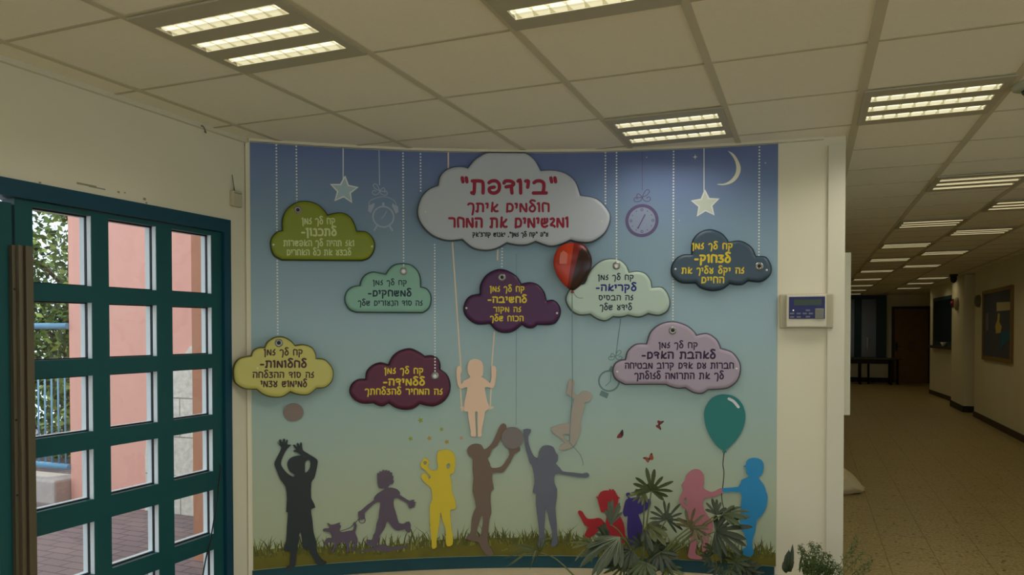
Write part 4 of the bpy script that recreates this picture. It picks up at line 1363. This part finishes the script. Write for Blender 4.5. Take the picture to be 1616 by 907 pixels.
line([(905, 461), (909, 467), (914, 470), (920, 470)], .003, m_bluish, 'loose_string', .0412, rb, 4)

# ------------------------------------------------------------------ things on the walls
# keypad on the column
kp = tag(empty('alarm_keypad', M(S_END - .2, 1.66)), 'white alarm keypad with blue face on the column right of the mural', 'keypad')
def pm(x, y, o): return sz(x, y, o)
a = pm(1230, 518, .02); b_ = pm(1315, 463, .02)
KN = .0185
bm = bmesh.new(); box(bm, (a.x, .0, a.y), (b_.x, KN + .012, b_.y)); bevel(bm, .006)
wall_obj('backplate', bm, mat('keypad_backplate', (176, 168, 140), .5), kp, None, .05)
a = pm(1241, 516, .05); b_ = pm(1304.5, 464, .05)
bm = bmesh.new(); box(bm, (a.x, KN + .005, a.y), (b_.x, KN + .034, b_.y)); bevel(bm, .005)
hs = wall_obj('housing', bm, mat('keypad_housing', (206, 200, 176), .5), kp, None, .05)
a = pm(1245, 503, .055); b_ = pm(1302, 467.5, .055)
bm = bmesh.new(); box(bm, (a.x, KN + .03, a.y), (b_.x, KN + .0365, b_.y))
wall_obj('face', bm, mat('keypad_navy', (32, 34, 92), .35), hs, None, .05)
a = pm(1253, 482, .055); b_ = pm(1297, 471.5, .055)
bm = bmesh.new(); box(bm, (a.x, KN + .036, a.y), (b_.x, KN + .0375, b_.y))
wall_obj('display', bm, mat('keypad_lcd', (44, 56, 30), .2), hs, None, .05)
bm = bmesh.new()
for (x, y) in ((1250, 494.5), (1260.5, 494.5), (1250, 500), (1260.5, 500), (1275, 489.5), (1270, 494.5), (1279.5, 494.5), (1275, 499.5)):
    c = pm(x, y, .055)
    box(bm, (c.x - .011, KN + .036, c.y - .0045), (c.x + .011, KN + .0405, c.y + .0045))
wall_obj('button', bm, mat('keypad_button', (110, 112, 124), .5), hs, None, 0)
c = pm(1252, 489.5, .055)
bm = bmesh.new(); disc(bm, c, .004, KN + .0375, 10)
wall_obj('indicator', bm, emat('keypad_led', (220, 230, 200), (220, 240, 200), .6), hs, None, 0)
a = pm(1286, 503, .055); b_ = pm(1300, 486.5, .055)
bm = bmesh.new(); box(bm, (a.x, KN + .036, a.y), (b_.x, KN + .043, b_.y)); bevel(bm, .002, 1)
for k in range(4):
    x = a.x + (b_.x - a.x) * (k + .7) / 4.6
    box(bm, (x, KN + .043, a.y + .004), (x + .003, KN + .045, b_.y - .004))
wall_obj('speaker_cover', bm, mat('keypad_cover', (128, 128, 116), .5), hs, None, 0)

# wireless sensor box near the corner on the left wall
sb = tag(empty('wall_sensor_box', (XL, 3.272, 2.28)), 'small cream sensor box with antenna on the left wall beside the mural', 'sensor')
bm = boxes(((XL, 3.236, 2.236), (XL + .028, 3.308, 2.322))); bevel(bm, .006)
link('case', bm, mat('cream_plastic', (190, 182, 152), .5), sb)
link('lid_groove', boxes(((XL + .0275, 3.243, 2.308), (XL + .0285, 3.300, 2.311))), m_dark, sb)
bm = bmesh.new(); tube(bm, [(XL + .012, 3.262, 2.32), (XL + .012, 3.258, 2.345), (XL + .008, 3.25, 2.41)], [.004, .003, .0015], 6); link('antenna', bm, mat('antenna_grey', (110, 102, 80), .6), sb)
# small hook under the ceiling edge
bm = bmesh.new(); p = onX(315, 203, XL)
tube(bm, smooth_path([(XL, p.y - .01, p.z + .01), (XL + .03, p.y - .01, p.z + .008), (XL + .036, p.y, p.z - .01), (XL + .03, p.y + .012, p.z - .02), (XL + .015, p.y + .02, p.z - .01)], 3), .004, 6)
tag(link('wall_hook', bm, mat('hook_grey', (120, 112, 90), .5)), 'tiny bent hook on the left wall just below the ceiling', 'hook')
# cracks of plaster over the door
bm = bmesh.new()
Q = [onX(x, y, XL) for x, y in ((121, 289), (140, 291), (152, 296), (166, 298))]
for a, b_ in zip(Q, Q[1:]):
    box(bm, (XL - .001, a.y, min(a.z, b_.z) - .003), (XL + .0008, b_.y, max(a.z, b_.z)))
for x, y, r in ((187, 303, .006), (228, 314, .008), (231, 320, .005), (197, 304, .004), (108, 300, .006), (63, 288, .005)):
    p = onX(x, y, XL); box(bm, (XL - .001, p.y - r, p.z - r * .7), (XL + .0008, p.y + r, p.z + r * .7))
struct(link('trim_4', bm, mat('plaster_chip', (146, 140, 118), .9)))
# thin black cable hanging down the door
bm = bmesh.new()
tube(bm, smooth_path([(XL + .02, 3.124, .84), (XL + .03, 3.117, .8), (XL + .03, 3.083, .62), (XL + .03, 3.05, .48), (XL + .03, 3.0, .33), (XL + .03, 2.97, .16), (XL + .05, 2.95, .006)], 4), .0035, 6)
tag(link('black_cable', bm, m_black), 'thin black cable hanging loosely across the right door leaf', 'cable')
# ceiling camera at the corridor mouth
cp = onZ(1612, 128, CEIL)
sc_ = tag(empty('security_camera', (cp.x, cp.y, CEIL)), 'grey white dome camera on the ceiling at the right edge of the photo', 'camera')
bm = bmesh.new(); lathe(bm, (cp.x + .05, cp.y + .05, CEIL - .003), [(0, -.028), (.05, -.028), (.072, -.02), (.078, 0)], 24); link('base', bm, mat('camera_shell', (170, 172, 150), .4), sc_)
bm = bmesh.new(); lathe(bm, (cp.x + .05, cp.y + .05, CEIL - .029), [(0, -.03), (.02, -.028), (.036, -.014), (.04, 0)], 20); link('lens_dome', bm, mat('camera_dark', (28, 28, 26), .15), sc_)

# ------------------------------------------------------------------ corridor things
# white board edge-on on the corridor's left wall
wb = tag(empty('white_board', (CWX, 5.2, 1.5)), 'tall white board seen edge-on behind the column at the corridor mouth', 'board')
p0, p1 = onY(1340, 398, 5.3), onY(1334, 655, 5.3)
bm = boxes(((CWX + .02, 5.3, p1.z), (onY(1342.5, 500, 5.3).x, 6.9, p0.z))); bevel(bm, .004, 1)
link('panel', bm, mat('board_white', (226, 222, 196), .5), wb)
link('backing', boxes(((CWX + .002, 5.31, p1.z + .02), (CWX + .022, 6.88, p0.z - .02))), m_dark, wb)
# white sack on the floor
sk = onZ(1350, 781, 0)
bm = bmesh.new()
bmesh.ops.create_icosphere(bm, subdivisions=4, radius=1)
rr = random.Random(5)
from mathutils import noise as mn
for v in bm.verts:
    q = v.co.copy()
    n_ = mn.noise(q * 1.7) * .22 + mn.noise(q * 4.5) * .08
    q = q * (1 + n_)
    fall = .62 - .38 * q.x
    z = q.z * .15 * (1.0 - .75 * q.x) + .12 - .09 * q.x
    v.co = Vector((.27 + q.x * .25, sk.y + .12 + q.y * .2 * (1 - .3 * q.x), max(z, 0)))
for f in bm.faces:
    f.smooth = True
for v in bm.verts:
    v.co.x = max(v.co.x, CWX + .01)
tag(link('white_sack', bm, mat('sack_cloth', (206, 190, 150), .85, noise=(20, .08), bump=.4)), 'crumpled white sack on the corridor floor behind the column', 'sack')
# notice board
nb = tag(empty('notice_board', (XR, 13.85, 1.1)), 'framed dark notice board with papers on the right corridor wall', 'notice board')
link('panel', boxes(((XR - .02, 12.9, 1.1), (XR, 14.82, 2.2))), mat('board_grey_felt', (74, 78, 92), .8), nb)
link('frame', boxes(((XR - .035, 12.85, 1.06), (XR, 12.92, 2.22)), ((XR - .035, 14.78, 1.06), (XR, 14.85, 2.22)), ((XR - .035, 12.92, 2.16), (XR, 14.78, 2.22)), ((XR - .035, 12.92, 1.06), (XR, 14.78, 1.13))), mat('gold_wood_frame', (132, 104, 50), .5), nb)
def paper(pts, m, d=.003, name='paper'):
    bm = bmesh.new()
    Q = [onX(x, y, XR - .022) for x, y in pts]
    a = [bm.verts.new((XR - .021, q.y, q.z)) for q in Q]; b2 = [bm.verts.new((XR - .021 - d, q.y, q.z)) for q in Q]
    n = len(Q)
    bm.faces.new(b2); bm.faces.new(a[::-1])
    for k in range(n):
        bm.faces.new((a[k], a[(k + 1) % n], b2[(k + 1) % n], b2[k]))
    bmesh.ops.recalc_face_normals(bm, faces=bm.faces[:])
    return link(name, bm, m, nb)
paper([(1573, 477), (1594, 476), (1594, 489), (1573, 491)], mat('paper_cream', (196, 184, 140), .7))['label'] = 'cream paper sheet'
paper([(1575, 494), (1578, 495), (1577, 508), (1581, 515), (1579, 525), (1572, 526), (1571, 514), (1574, 505)], mat('paper_yellow', (188, 168, 76), .7))['label'] = 'yellow paper cutout'
paper([(1580, 523), (1588, 522), (1594, 519), (1594, 536), (1584, 544), (1580, 552), (1579, 538)], mat('paper_blue', (34, 96, 132), .7))['label'] = 'blue paper cutout'
paper([(1556, 495), (1560, 493), (1560, 520), (1556, 524)], mat('paper_grey', (110, 108, 118), .7))['label'] = 'grey paper strip'
# round bell and red alarm point
bm = bmesh.new(); p = onX(1546, 475, XR); lathe(bm, (XR, p.y, p.z), [(.11, 0), (.11, -.03), (.09, -.06), (.05, -.075), (0, -.08)], 20, 'X')
tag(link('alarm_bell', bm, mat('bell_grey', (104, 98, 80), .5)), 'round grey alarm bell on the right corridor wall beside the notice board', 'bell')
bm = bmesh.new(); lathe(bm, (2.719, 17.0, 2.08), [(.13, 0), (.13, -.03), (.10, -.05), (0, -.06)], 20, 'X')
tag(link('wall_speaker', bm, mat('speaker_cream', (150, 138, 100), .5)), 'round cream speaker on the corridor pilaster', 'speaker')
bm = boxes(((2.70, 17.42, 2.02), (2.72, 17.58, 2.2))); bevel(bm, .01)
lathe(bm, (2.70, 17.5, 2.11), [(.05, 0), (.045, -.03), (0, -.04)], 14, 'X')
tag(link('fire_alarm_point', bm, mat('alarm_red', (110, 30, 24), .5)), 'small dark red alarm point at the edge of the corridor pilaster', 'alarm')
p = onZ(1508, 415, CEIL)
cd = tag(empty('dome_camera', (2.55, 16.4, CEIL)), 'small dark dome camera on the corridor ceiling by the pilaster', 'camera')
bm = bmesh.new(); lathe(bm, (2.55, 16.4, CEIL), [(.07, 0), (.07, -.04), (.05, -.05), (0, -.05)], 20); link('mount', bm, m_dark, cd)
bm = bmesh.new(); lathe(bm, (2.55, 16.4, CEIL - .05), [(.055, 0), (.06, -.04), (.045, -.09), (.02, -.115), (0, -.12)], 20); link('dome', bm, mat('camera_black', (26, 22, 20), .3), cd)
# serving hatch on the far right wall
wn = struct(empty('window_4', (2.8, 19.4, 1.2)))
def fr(y): return 2.97 - .2 * (y - 17.6) / 3.4
def slab(y0, y1, z0, z1, d0, d1): return quadwall(((fr(y0) - d0, y0), (fr(y1) - d0, y1), (fr(y1) - d1, y1), (fr(y0) - d1, y0)), z0, z1, 0)
link('window_frame', slab(18.05, 20.55, 1.2, 2.33, .0, .03), mat('hatch_teal', (20, 48, 52), .5), wn)
link('glass_pane', slab(18.2, 20.4, 1.3, 2.25, .031, .036), mat('dark_blue_glass', (20, 36, 54), .15), wn)
link('window_sill', slab(17.95, 20.65, 1.14, 1.2, .0, .12), mat('hatch_sill', (54, 44, 30), .5), wn)
bm = bmesh.new()
yy = 19.2
lathe(bm, (fr(yy) - .075, yy, 1.2), [(0, 0), (.035, 0), (.04, .03), (.07, .09), (.066, .09), (.04, .05), (0, .03)], 18)
tag(link('white_bowl', bm, m_white), 'small white bowl on the dark hatch sill', 'bowl')
# end wall: brown door, teal window, table
dr = struct(empty('door_2', (2.8, YF, 0)))
m_brn = mat('brown_door_wood', (120, 86, 44), .55, noise=(6, .15))
link('door_leaf', boxes(((2.35, YF - .05, .01), (3.24, YF, 2.2))), m_brn, dr)
link('door_frame', boxes(((2.28, YF - .07, 0), (2.35, YF, 2.27)), ((3.24, YF - .07, 0), (3.31, YF, 2.27)), ((2.35, YF - .07, 2.2), (3.24, YF, 2.27))), mat('door_frame_brown', (58, 36, 24), .6), dr)
bm = boxes(((2.38, YF - .062, .95), (2.44, YF - .05, 1.2))); tube(bm, [(2.41, YF - .06, 1.08), (2.41, YF - .1, 1.08), (2.5, YF - .1, 1.08)], .012, 8)
link('handle', bm, m_dark, dr)
link('panel_moulding', boxes(((2.72, YF - .056, .95), (2.9, YF - .049, 1.25))), mat('brown_panel', (108, 76, 40), .6), dr)
wn = struct(empty('window_1', (1.5, YF, .65)))
m_tw = mat('teal_window_paint', (14, 50, 54), .45)
bm = boxes(((.6, YF - .07, .62), (2.14, YF, .72)), ((.6, YF - .07, 2.5), (2.14, YF, 2.612)), ((1.86, YF - .07, .72), (2.14, YF, 2.5)), ((1.26, YF - .07, .72), (1.46, YF, 2.5)), ((.6, YF - .07, .72), (.7, YF, 2.5)))
link('window_frame', bm, m_tw, wn)
link('glass_pane', boxes(((.7, YF - .03, .72), (1.86, YF - .02, 2.5))), mat('grey_window_glass', (88, 84, 70), .2), wn)
bm = bmesh.new(); tube(bm, [(1.60, YF - .04, 1.35), (1.62, YF - .1, 1.33), (1.62, YF - .1, .98), (1.60, YF - .04, .96)], .02, 8)
link('handle', bm, mat('handle_pale', (220, 216, 200), .4), wn)
tb = tag(empty('long_table', (1.4, 24.1, 0)), 'dark long table with pipe legs at the end of the corridor', 'table')
bm = boxes(((.3, 23.75, .72), (2.42, 24.45, .76))); bevel(bm, .008)
link('tabletop', bm, mat('table_top_dark', (64, 60, 42), .4), tb)
link('apron', boxes(((.36, 23.8, .6), (2.1, 24.4, .72))), mat('table_apron', (26, 30, 24), .6), tb)
for x in (1.37, 1.6, 2.17, 2.36):
    for y in ((23.84, 24.36) if x in (2.17, 1.37) else (24.1,)):
        bm = bmesh.new(); tube(bm, [(x, y, .0), (x, y, .72)], .03, 8); link('leg', bm, mat('table_leg', (22, 22, 20), .5), tb)

# ------------------------------------------------------------------ planter bed and plants in front of the mural
pl = tag(empty('planter_bed', M(1.6, 0, .3)), 'low cream curved planter bed along the foot of the mural', 'planter')
link('kerb', arc_strip(.0, S_END - .01, 0, .128, .0, .14), mat('cream_stone', (206, 190, 152), .7, noise=(12, .1)), pl)
k2 = link('front_kerb', arc_strip(.0, S_END - .01, 0, .11, .62, .72), bpy.data.materials['cream_stone'], pl)
link('soil', arc_strip(.0, S_END - .01, 0, .07, .141, .619), mat('soil_brown', (58, 46, 34), .95, noise=(40, .3), bump=.8), pl)

m_leaf = [mat('philodendron_green', (66, 78, 44), .45, noise=(14, .2)), mat('philodendron_dark', (46, 56, 32), .45, noise=(14, .2)), mat('philodendron_olive', (82, 88, 42), .45, noise=(14, .2)),
          mat('philodendron_grey_green', (68, 78, 54), .5, noise=(14, .15)), mat('philodendron_russet', (94, 86, 54), .5, noise=(14, .2))]
m_stem = mat('petiole_green', (96, 102, 56), .5)
m_vein = mat('pale_vein', (128, 132, 108), .5)


def wp(x, y, o):
    """the point o metres off the mural wall on the sight line of photo point x,y"""
    s, z = sz(x, y, o)
    return M(s, z, o)


def lobed_leaf(name, hub, tip, nrm, mi, parent, n=11, spread=125, wid=.15, vein=False, seed=0):
    """a deeply lobed blade: narrow fingers radiating round the petiole's end"""
    rd = random.Random(seed)
    hub, tip = Vector(hub), Vector(tip)
    L = (tip - hub).length
    ax = (tip - hub).normalized()
    nrm = (Vector(nrm) - ax * Vector(nrm).dot(ax)).normalized()
    sd = ax.cross(nrm).normalized()
    bm = bmesh.new()
    core = []
    for k in range(n):
        u = k / (n - 1) * 2 - 1
        ang = math.radians(u * spread + rd.uniform(-5, 5))
        l = L * (1 - .42 * abs(u) ** 1.5) * rd.uniform(.85, 1.1)
        d = ax * math.cos(ang) + sd * math.sin(ang)
        p = nrm.cross(d).normalized()
        w = L * wid * rd.uniform(.8, 1.15)
        curl = rd.uniform(-.1, .28)
        prev = None
        # width profile: joined near the hub, swelling, pointed tip
        for t, wf in ((.0, .35), (.22, .6), (.45, .85), (.68, 1.0), (.86, .8), (.95, .45), (1.0, .06)):
            c = hub + d * (l * t) - nrm * (curl * l * t * t) + Vector((0, 0, -.14 * l * t * t))
            e = [bm.verts.new(c + p * (w * wf * .5) + nrm * w * .10), bm.verts.new(c - nrm * w * .02), bm.verts.new(c - p * (w * wf * .5) + nrm * w * .10)]
            if prev:
                for a_, b_ in ((0, 1), (1, 2)):
                    f = bm.faces.new((prev[a_], prev[b_], e[b_], e[a_])); f.smooth = True
            prev = e
        core.append((ang, d, l))
    # webbing that joins the fingers round the hub
    hv = bm.verts.new(hub)
    ring = [bm.verts.new(hub + d * (l * .34) - nrm * .002) for a_, d, l in core]
    for a_, b_ in zip(ring, ring[1:]):
        bm.faces.new((hv, a_, b_))
    ob = link(name, bm, m_leaf[mi], parent)
    if vein:
        bm = bmesh.new()
        for a_, d, l in core:
            tube(bm, [hub + nrm * .003, hub + d * l * .4 + nrm * .004 + Vector((0, 0, -.02 * l)), hub + d * l * .8 + nrm * .003 + Vector((0, 0, -.09 * l))], [.003, .002, .001], 5)
        link('vein', bm, m_vein, ob)
    return ob


def petiole(parent, a, b_, sag=.0, r=.005):
    a, b_ = Vector(a), Vector(b_)
    mid = (a + b_) / 2 + Vector((0, 0, sag))
    bm = bmesh.new()
    P = smooth_path([a, a.lerp(mid, .5) + Vector((0, 0, sag * .35)), mid, mid.lerp(b_, .5) + Vector((0, 0, sag * .3)), b_], 4)
    tube(bm, P, [r * 1.3 - r * .6 * k / len(P) for k in range(len(P))], 6)
    return link('leaf_stem', bm, m_stem, parent)


base = wp(1012, 935, .36); base.z = .07
ph = tag(empty('philodendron', base), 'big philodendron with finger lobed leaves in front of the seated children', 'plant')
bm = bmesh.new(); tube(bm, smooth_path([base, base + Vector((.01, 0, .06)), base + Vector((0, .01, .12))], 3), [.03, .03, .03, .028, .026, .024, .02], 10); link('stem', bm, mat('philodendron_trunk', (92, 84, 58), .8), ph)
CAM = Vector((.25, -.85, .45))
UP = Vector((.1, -.6, .8))
LV = [  # hub, tip, off hub, off tip, material, normal, lobes, spread, width, vein, sag
    ((1028, 774), (1034, 738), .36, .40, 0, CAM, 11, 118, .15, 0, .05),
    ((1018, 778), (992, 784), .34, .36, 2, UP, 8, 80, .15, 0, .05),
    ((1052, 820), (1060, 783), .34, .30, 1, CAM, 11, 120, .12, 0, .04),
    ((1022, 828), (1054, 846), .33, .40, 2, UP, 8, 62, .24, 0, .06),
    ((1018, 836), (1042, 862), .36, .42, 1, UP, 7, 55, .2, 0, .05),
    ((1130, 812), (1132, 780), .36, .32, 1, CAM, 7, 62, .16, 0, .02),
    ((1140, 812), (1184, 805), .36, .40, 0, UP, 7, 48, .17, 0, .03),
    ((1130, 838), (1186, 840), .38, .46, 1, CAM, 11, 92, .15, 0, .04),
    ((1088, 832), (1108, 802), .40, .42, 4, CAM, 8, 105, .15, 0, .03),
    ((1096, 834), (1122, 852), .40, .44, 4, UP, 7, 60, .13, 0, .03),
    ((964, 828), (972, 776), .40, .36, 3, CAM, 6, 26, .12, 0, .06),
    ((960, 852), (944, 824), .38, .42, 3, UP, 6, 34, .2, 0, .03),
    ((934, 858), (902, 868), .34, .40, 2, UP, 10, 110, .13, 0, .02),
    ((978, 848), (924, 890), .46, .58, 3, UP, 9, 46, .15, 1, .06),
    ((996, 868), (966, 894), .42, .52, 1, UP, 9, 70, .15, 0, .04),
    ((1012, 862), (996, 840), .36, .36, 1, CAM, 7, 70, .2, 0, .02),
    ((1018, 888), (1004, 914), .50, .60, 0, UP, 9, 85, .17, 0, .04),
    ((1042, 872), (1062, 900), .40, .50, 1, UP, 9, 80, .16, 0, .03),
    ((1036, 862), (1058, 852), .34, .32, 1, CAM, 7, 60, .17, 0, .02),
    ((984, 894), (962, 916), .48, .56, 2, UP, 8, 90, .14, 0, .02),
    ((1050, 898), (1080, 912), .44, .52, 2, UP, 8, 80, .14, 0, .02),
    ((1000, 884), (972, 878), .40, .46, 1, CAM, 8, 80, .15, 0, .03),
    ((1028, 880), (1040, 856), .36, .36, 0, CAM, 7, 60, .18, 0, .02),
]
root = base + Vector((0, 0, .1))
for k, (h, t, oh, ot, mi, nr, n, sp, wd, ve, sag) in enumerate(LV):
    hp, tp = wp(*h, oh), wp(*t, ot)
    petiole(ph, root, hp, sag)
    lobed_leaf('leaf', hp, tp, nr, mi, ph, n, sp, wd, bool(ve), k)

# a low dark leafy plant further right
base2 = wp(1140, 940, .34); base2.z = .07
p2 = tag(empty('leafy_plant', base2), 'low dark green plant with feathery leaves below the pink and blue children', 'plant')
rd = random.Random(11)
for k, (x, y, x2, y2) in enumerate(((1126, 868, 1124, 848), (1120, 878, 1104, 874), (1140, 880, 1152, 868), (1160, 886, 1182, 876), (1176, 894, 1202, 892), (1134, 894, 1116, 902), (1150, 898, 1170, 906), (1186, 902, 1208, 910))):
    hp, tp = wp(x, y, .34), wp(x2, y2, .36)
    petiole(p2, base2 + Vector((0, 0, .02)), hp, .02, .003)
    lobed_leaf('leaf', hp, tp, CAM if k % 2 else UP, 1 if k % 3 else 0, p2, 9, 120, .22, False, 40 + k)

# a trailing runner at the left
base3 = wp(940, 935, .5); base3.z = .07
p3 = tag(empty('trailing_plant', base3), 'thin trailing plant with grassy tuft in front of the teal skirting', 'plant')
tuft = wp(852, 872, .36)
petiole(p3, base3, tuft, .06, .0045)
bm = bmesh.new()
rd = random.Random(2)
for k in range(26):
    a_ = rd.uniform(-1, 1)
    tipx = 852 - rd.uniform(5, 62) if k % 4 else 852 + rd.uniform(-12, 26)
    tipy = 872 + rd.uniform(-14, 34) if k % 4 else 872 + rd.uniform(-28, -4)
    tp = wp(tipx, tipy, .36 + rd.uniform(-.05, .06))
    md = tuft.lerp(tp, .5) + Vector((0, 0, .03))
    d = (tp - tuft).normalized(); sdv = d.cross(Vector((0, -1, .2))).normalized() * rd.uniform(.002, .0045)
    v = [bm.verts.new(q) for q in (tuft - sdv * .5, tuft + sdv * .5, md + sdv, tp, md - sdv)]
    bm.faces.new((v[0], v[1], v[2], v[4])); bm.faces.new((v[4], v[2], v[3]))
link('leaves', bm, [m_leaf[2]], p3)

# blue pot with upright plant and a feathery fern in front of the column
pb = wp(1238, 935, .40); pb.z = .07
pot = tag(empty('potted_plant', pb), 'blue pot with upright pointed leaves below the column', 'potted plant')
bm = bmesh.new(); lathe(bm, pb, [(0, 0), (.075, 0), (.095, .1), (.105, .15), (.112, .15), (.112, .172), (.1, .172), (.096, .15), (0, .145)], 24)
link('pot', bm, mat('blue_glazed_pot', (70, 100, 124), .35), pot)


def spear(name, parent, a, b_, w, m, bend=.0):
    a, b_ = Vector(a), Vector(b_)
    bm = bmesh.new()
    prev = None
    d = (b_ - a).normalized()
    sdv = d.cross(Vector((0, -1, .1))).normalized()
    for t, wf in ((0, .25), (.25, .8), (.5, 1), (.75, .75), (.92, .3), (1, .02)):
        c = a.lerp(b_, t) + Vector((bend * t * t, -.015 * math.sin(t * 3.1), 0))
        e = [bm.verts.new(c - sdv * w * wf), bm.verts.new(c + Vector((0, .006 * wf, 0))), bm.verts.new(c + sdv * w * wf)]
        if prev:
            for q in (0, 1):
                bm.faces.new((prev[q], prev[q + 1], e[q + 1], e[q])).smooth = True
        prev = e
    return link(name, bm, m, parent)


m_sp = mat('dark_spear_leaf', (48, 60, 34), .4, noise=(10, .2))
for (x, y, x2, y2, w) in ((1245, 902, 1245, 868, .026), (1248, 902, 1251, 858, .011), (1243, 902, 1245, 866, .008), (1241, 904, 1236, 886, .014)):
    spear('leaf', pot, wp(x, y, .40), wp(x2, y2, .40), w, m_sp)
fb = wp(1290, 940, .42); fb.z = .07
fern = tag(empty('asparagus_fern', fb), 'feathery asparagus fern in front of the column base', 'plant')
rd = random.Random(9)
m_fern = [mat('fern_green', (84, 100, 44), .6), mat('fern_dark', (58, 72, 32), .6)]
FR = [(1262, 862), (1268, 870), (1280, 858), (1286, 866), (1292, 860), (1300, 874), (1308, 876), (1314, 886), (1320, 892), (1276, 876), (1284, 880), (1296, 884), (1304, 892), (1270, 884), (1266, 892), (1328, 900), (1310, 898), (1354, 850), (1348, 868), (1362, 872), (1376, 884), (1372, 894)]
for k, (x, y) in enumerate(FR):
    far = x > 1340
    bm = bmesh.new()
    tp = wp(x, y, .42 + rd.uniform(-.08, .1))
    md = fb.lerp(tp, .5) + Vector((rd.uniform(-.01, .01), 0, .04))
    P = smooth_path([fb + Vector((rd.uniform(-.03, .03), 0, 0)), md, tp], 8)
    tube(bm, P, .0018, 4)
    nn = len(P)
    for i_, p in enumerate(P):
        if i_ < nn * (.62 if far else .3):
            continue
        for q in range(9 if far else 16):
            d = Vector((rd.gauss(0, 1), rd.gauss(0, .6), rd.gauss(.1, .8))).normalized()
            c = p + d * rd.uniform(.0, .032) * (1.15 - .5 * i_ / nn)
            l = rd.uniform(.006, .013)
            d2 = Vector((rd.gauss(0, 1), rd.gauss(0, 1), rd.gauss(0, 1))).normalized()
            s2 = d2.orthogonal().normalized() * l * .22
            f = bm.faces.new([bm.verts.new(c - d2 * l), bm.verts.new(c + s2), bm.verts.new(c + d2 * l), bm.verts.new(c - s2)])
            f.material_index = q % 2
    link('frond', bm, m_fern, fern)
for (x, y, x2, y2, w) in ((1276, 905, 1284, 882, .02), (1268, 906, 1272, 880, .012), (1292, 906, 1296, 890, .018), (1300, 908, 1312, 896, .014), (1262, 903, 1263, 872, .006)):
    spear('broad_leaf', fern, wp(x, y, .36), wp(x2, y2, .36), w, m_sp, .01)
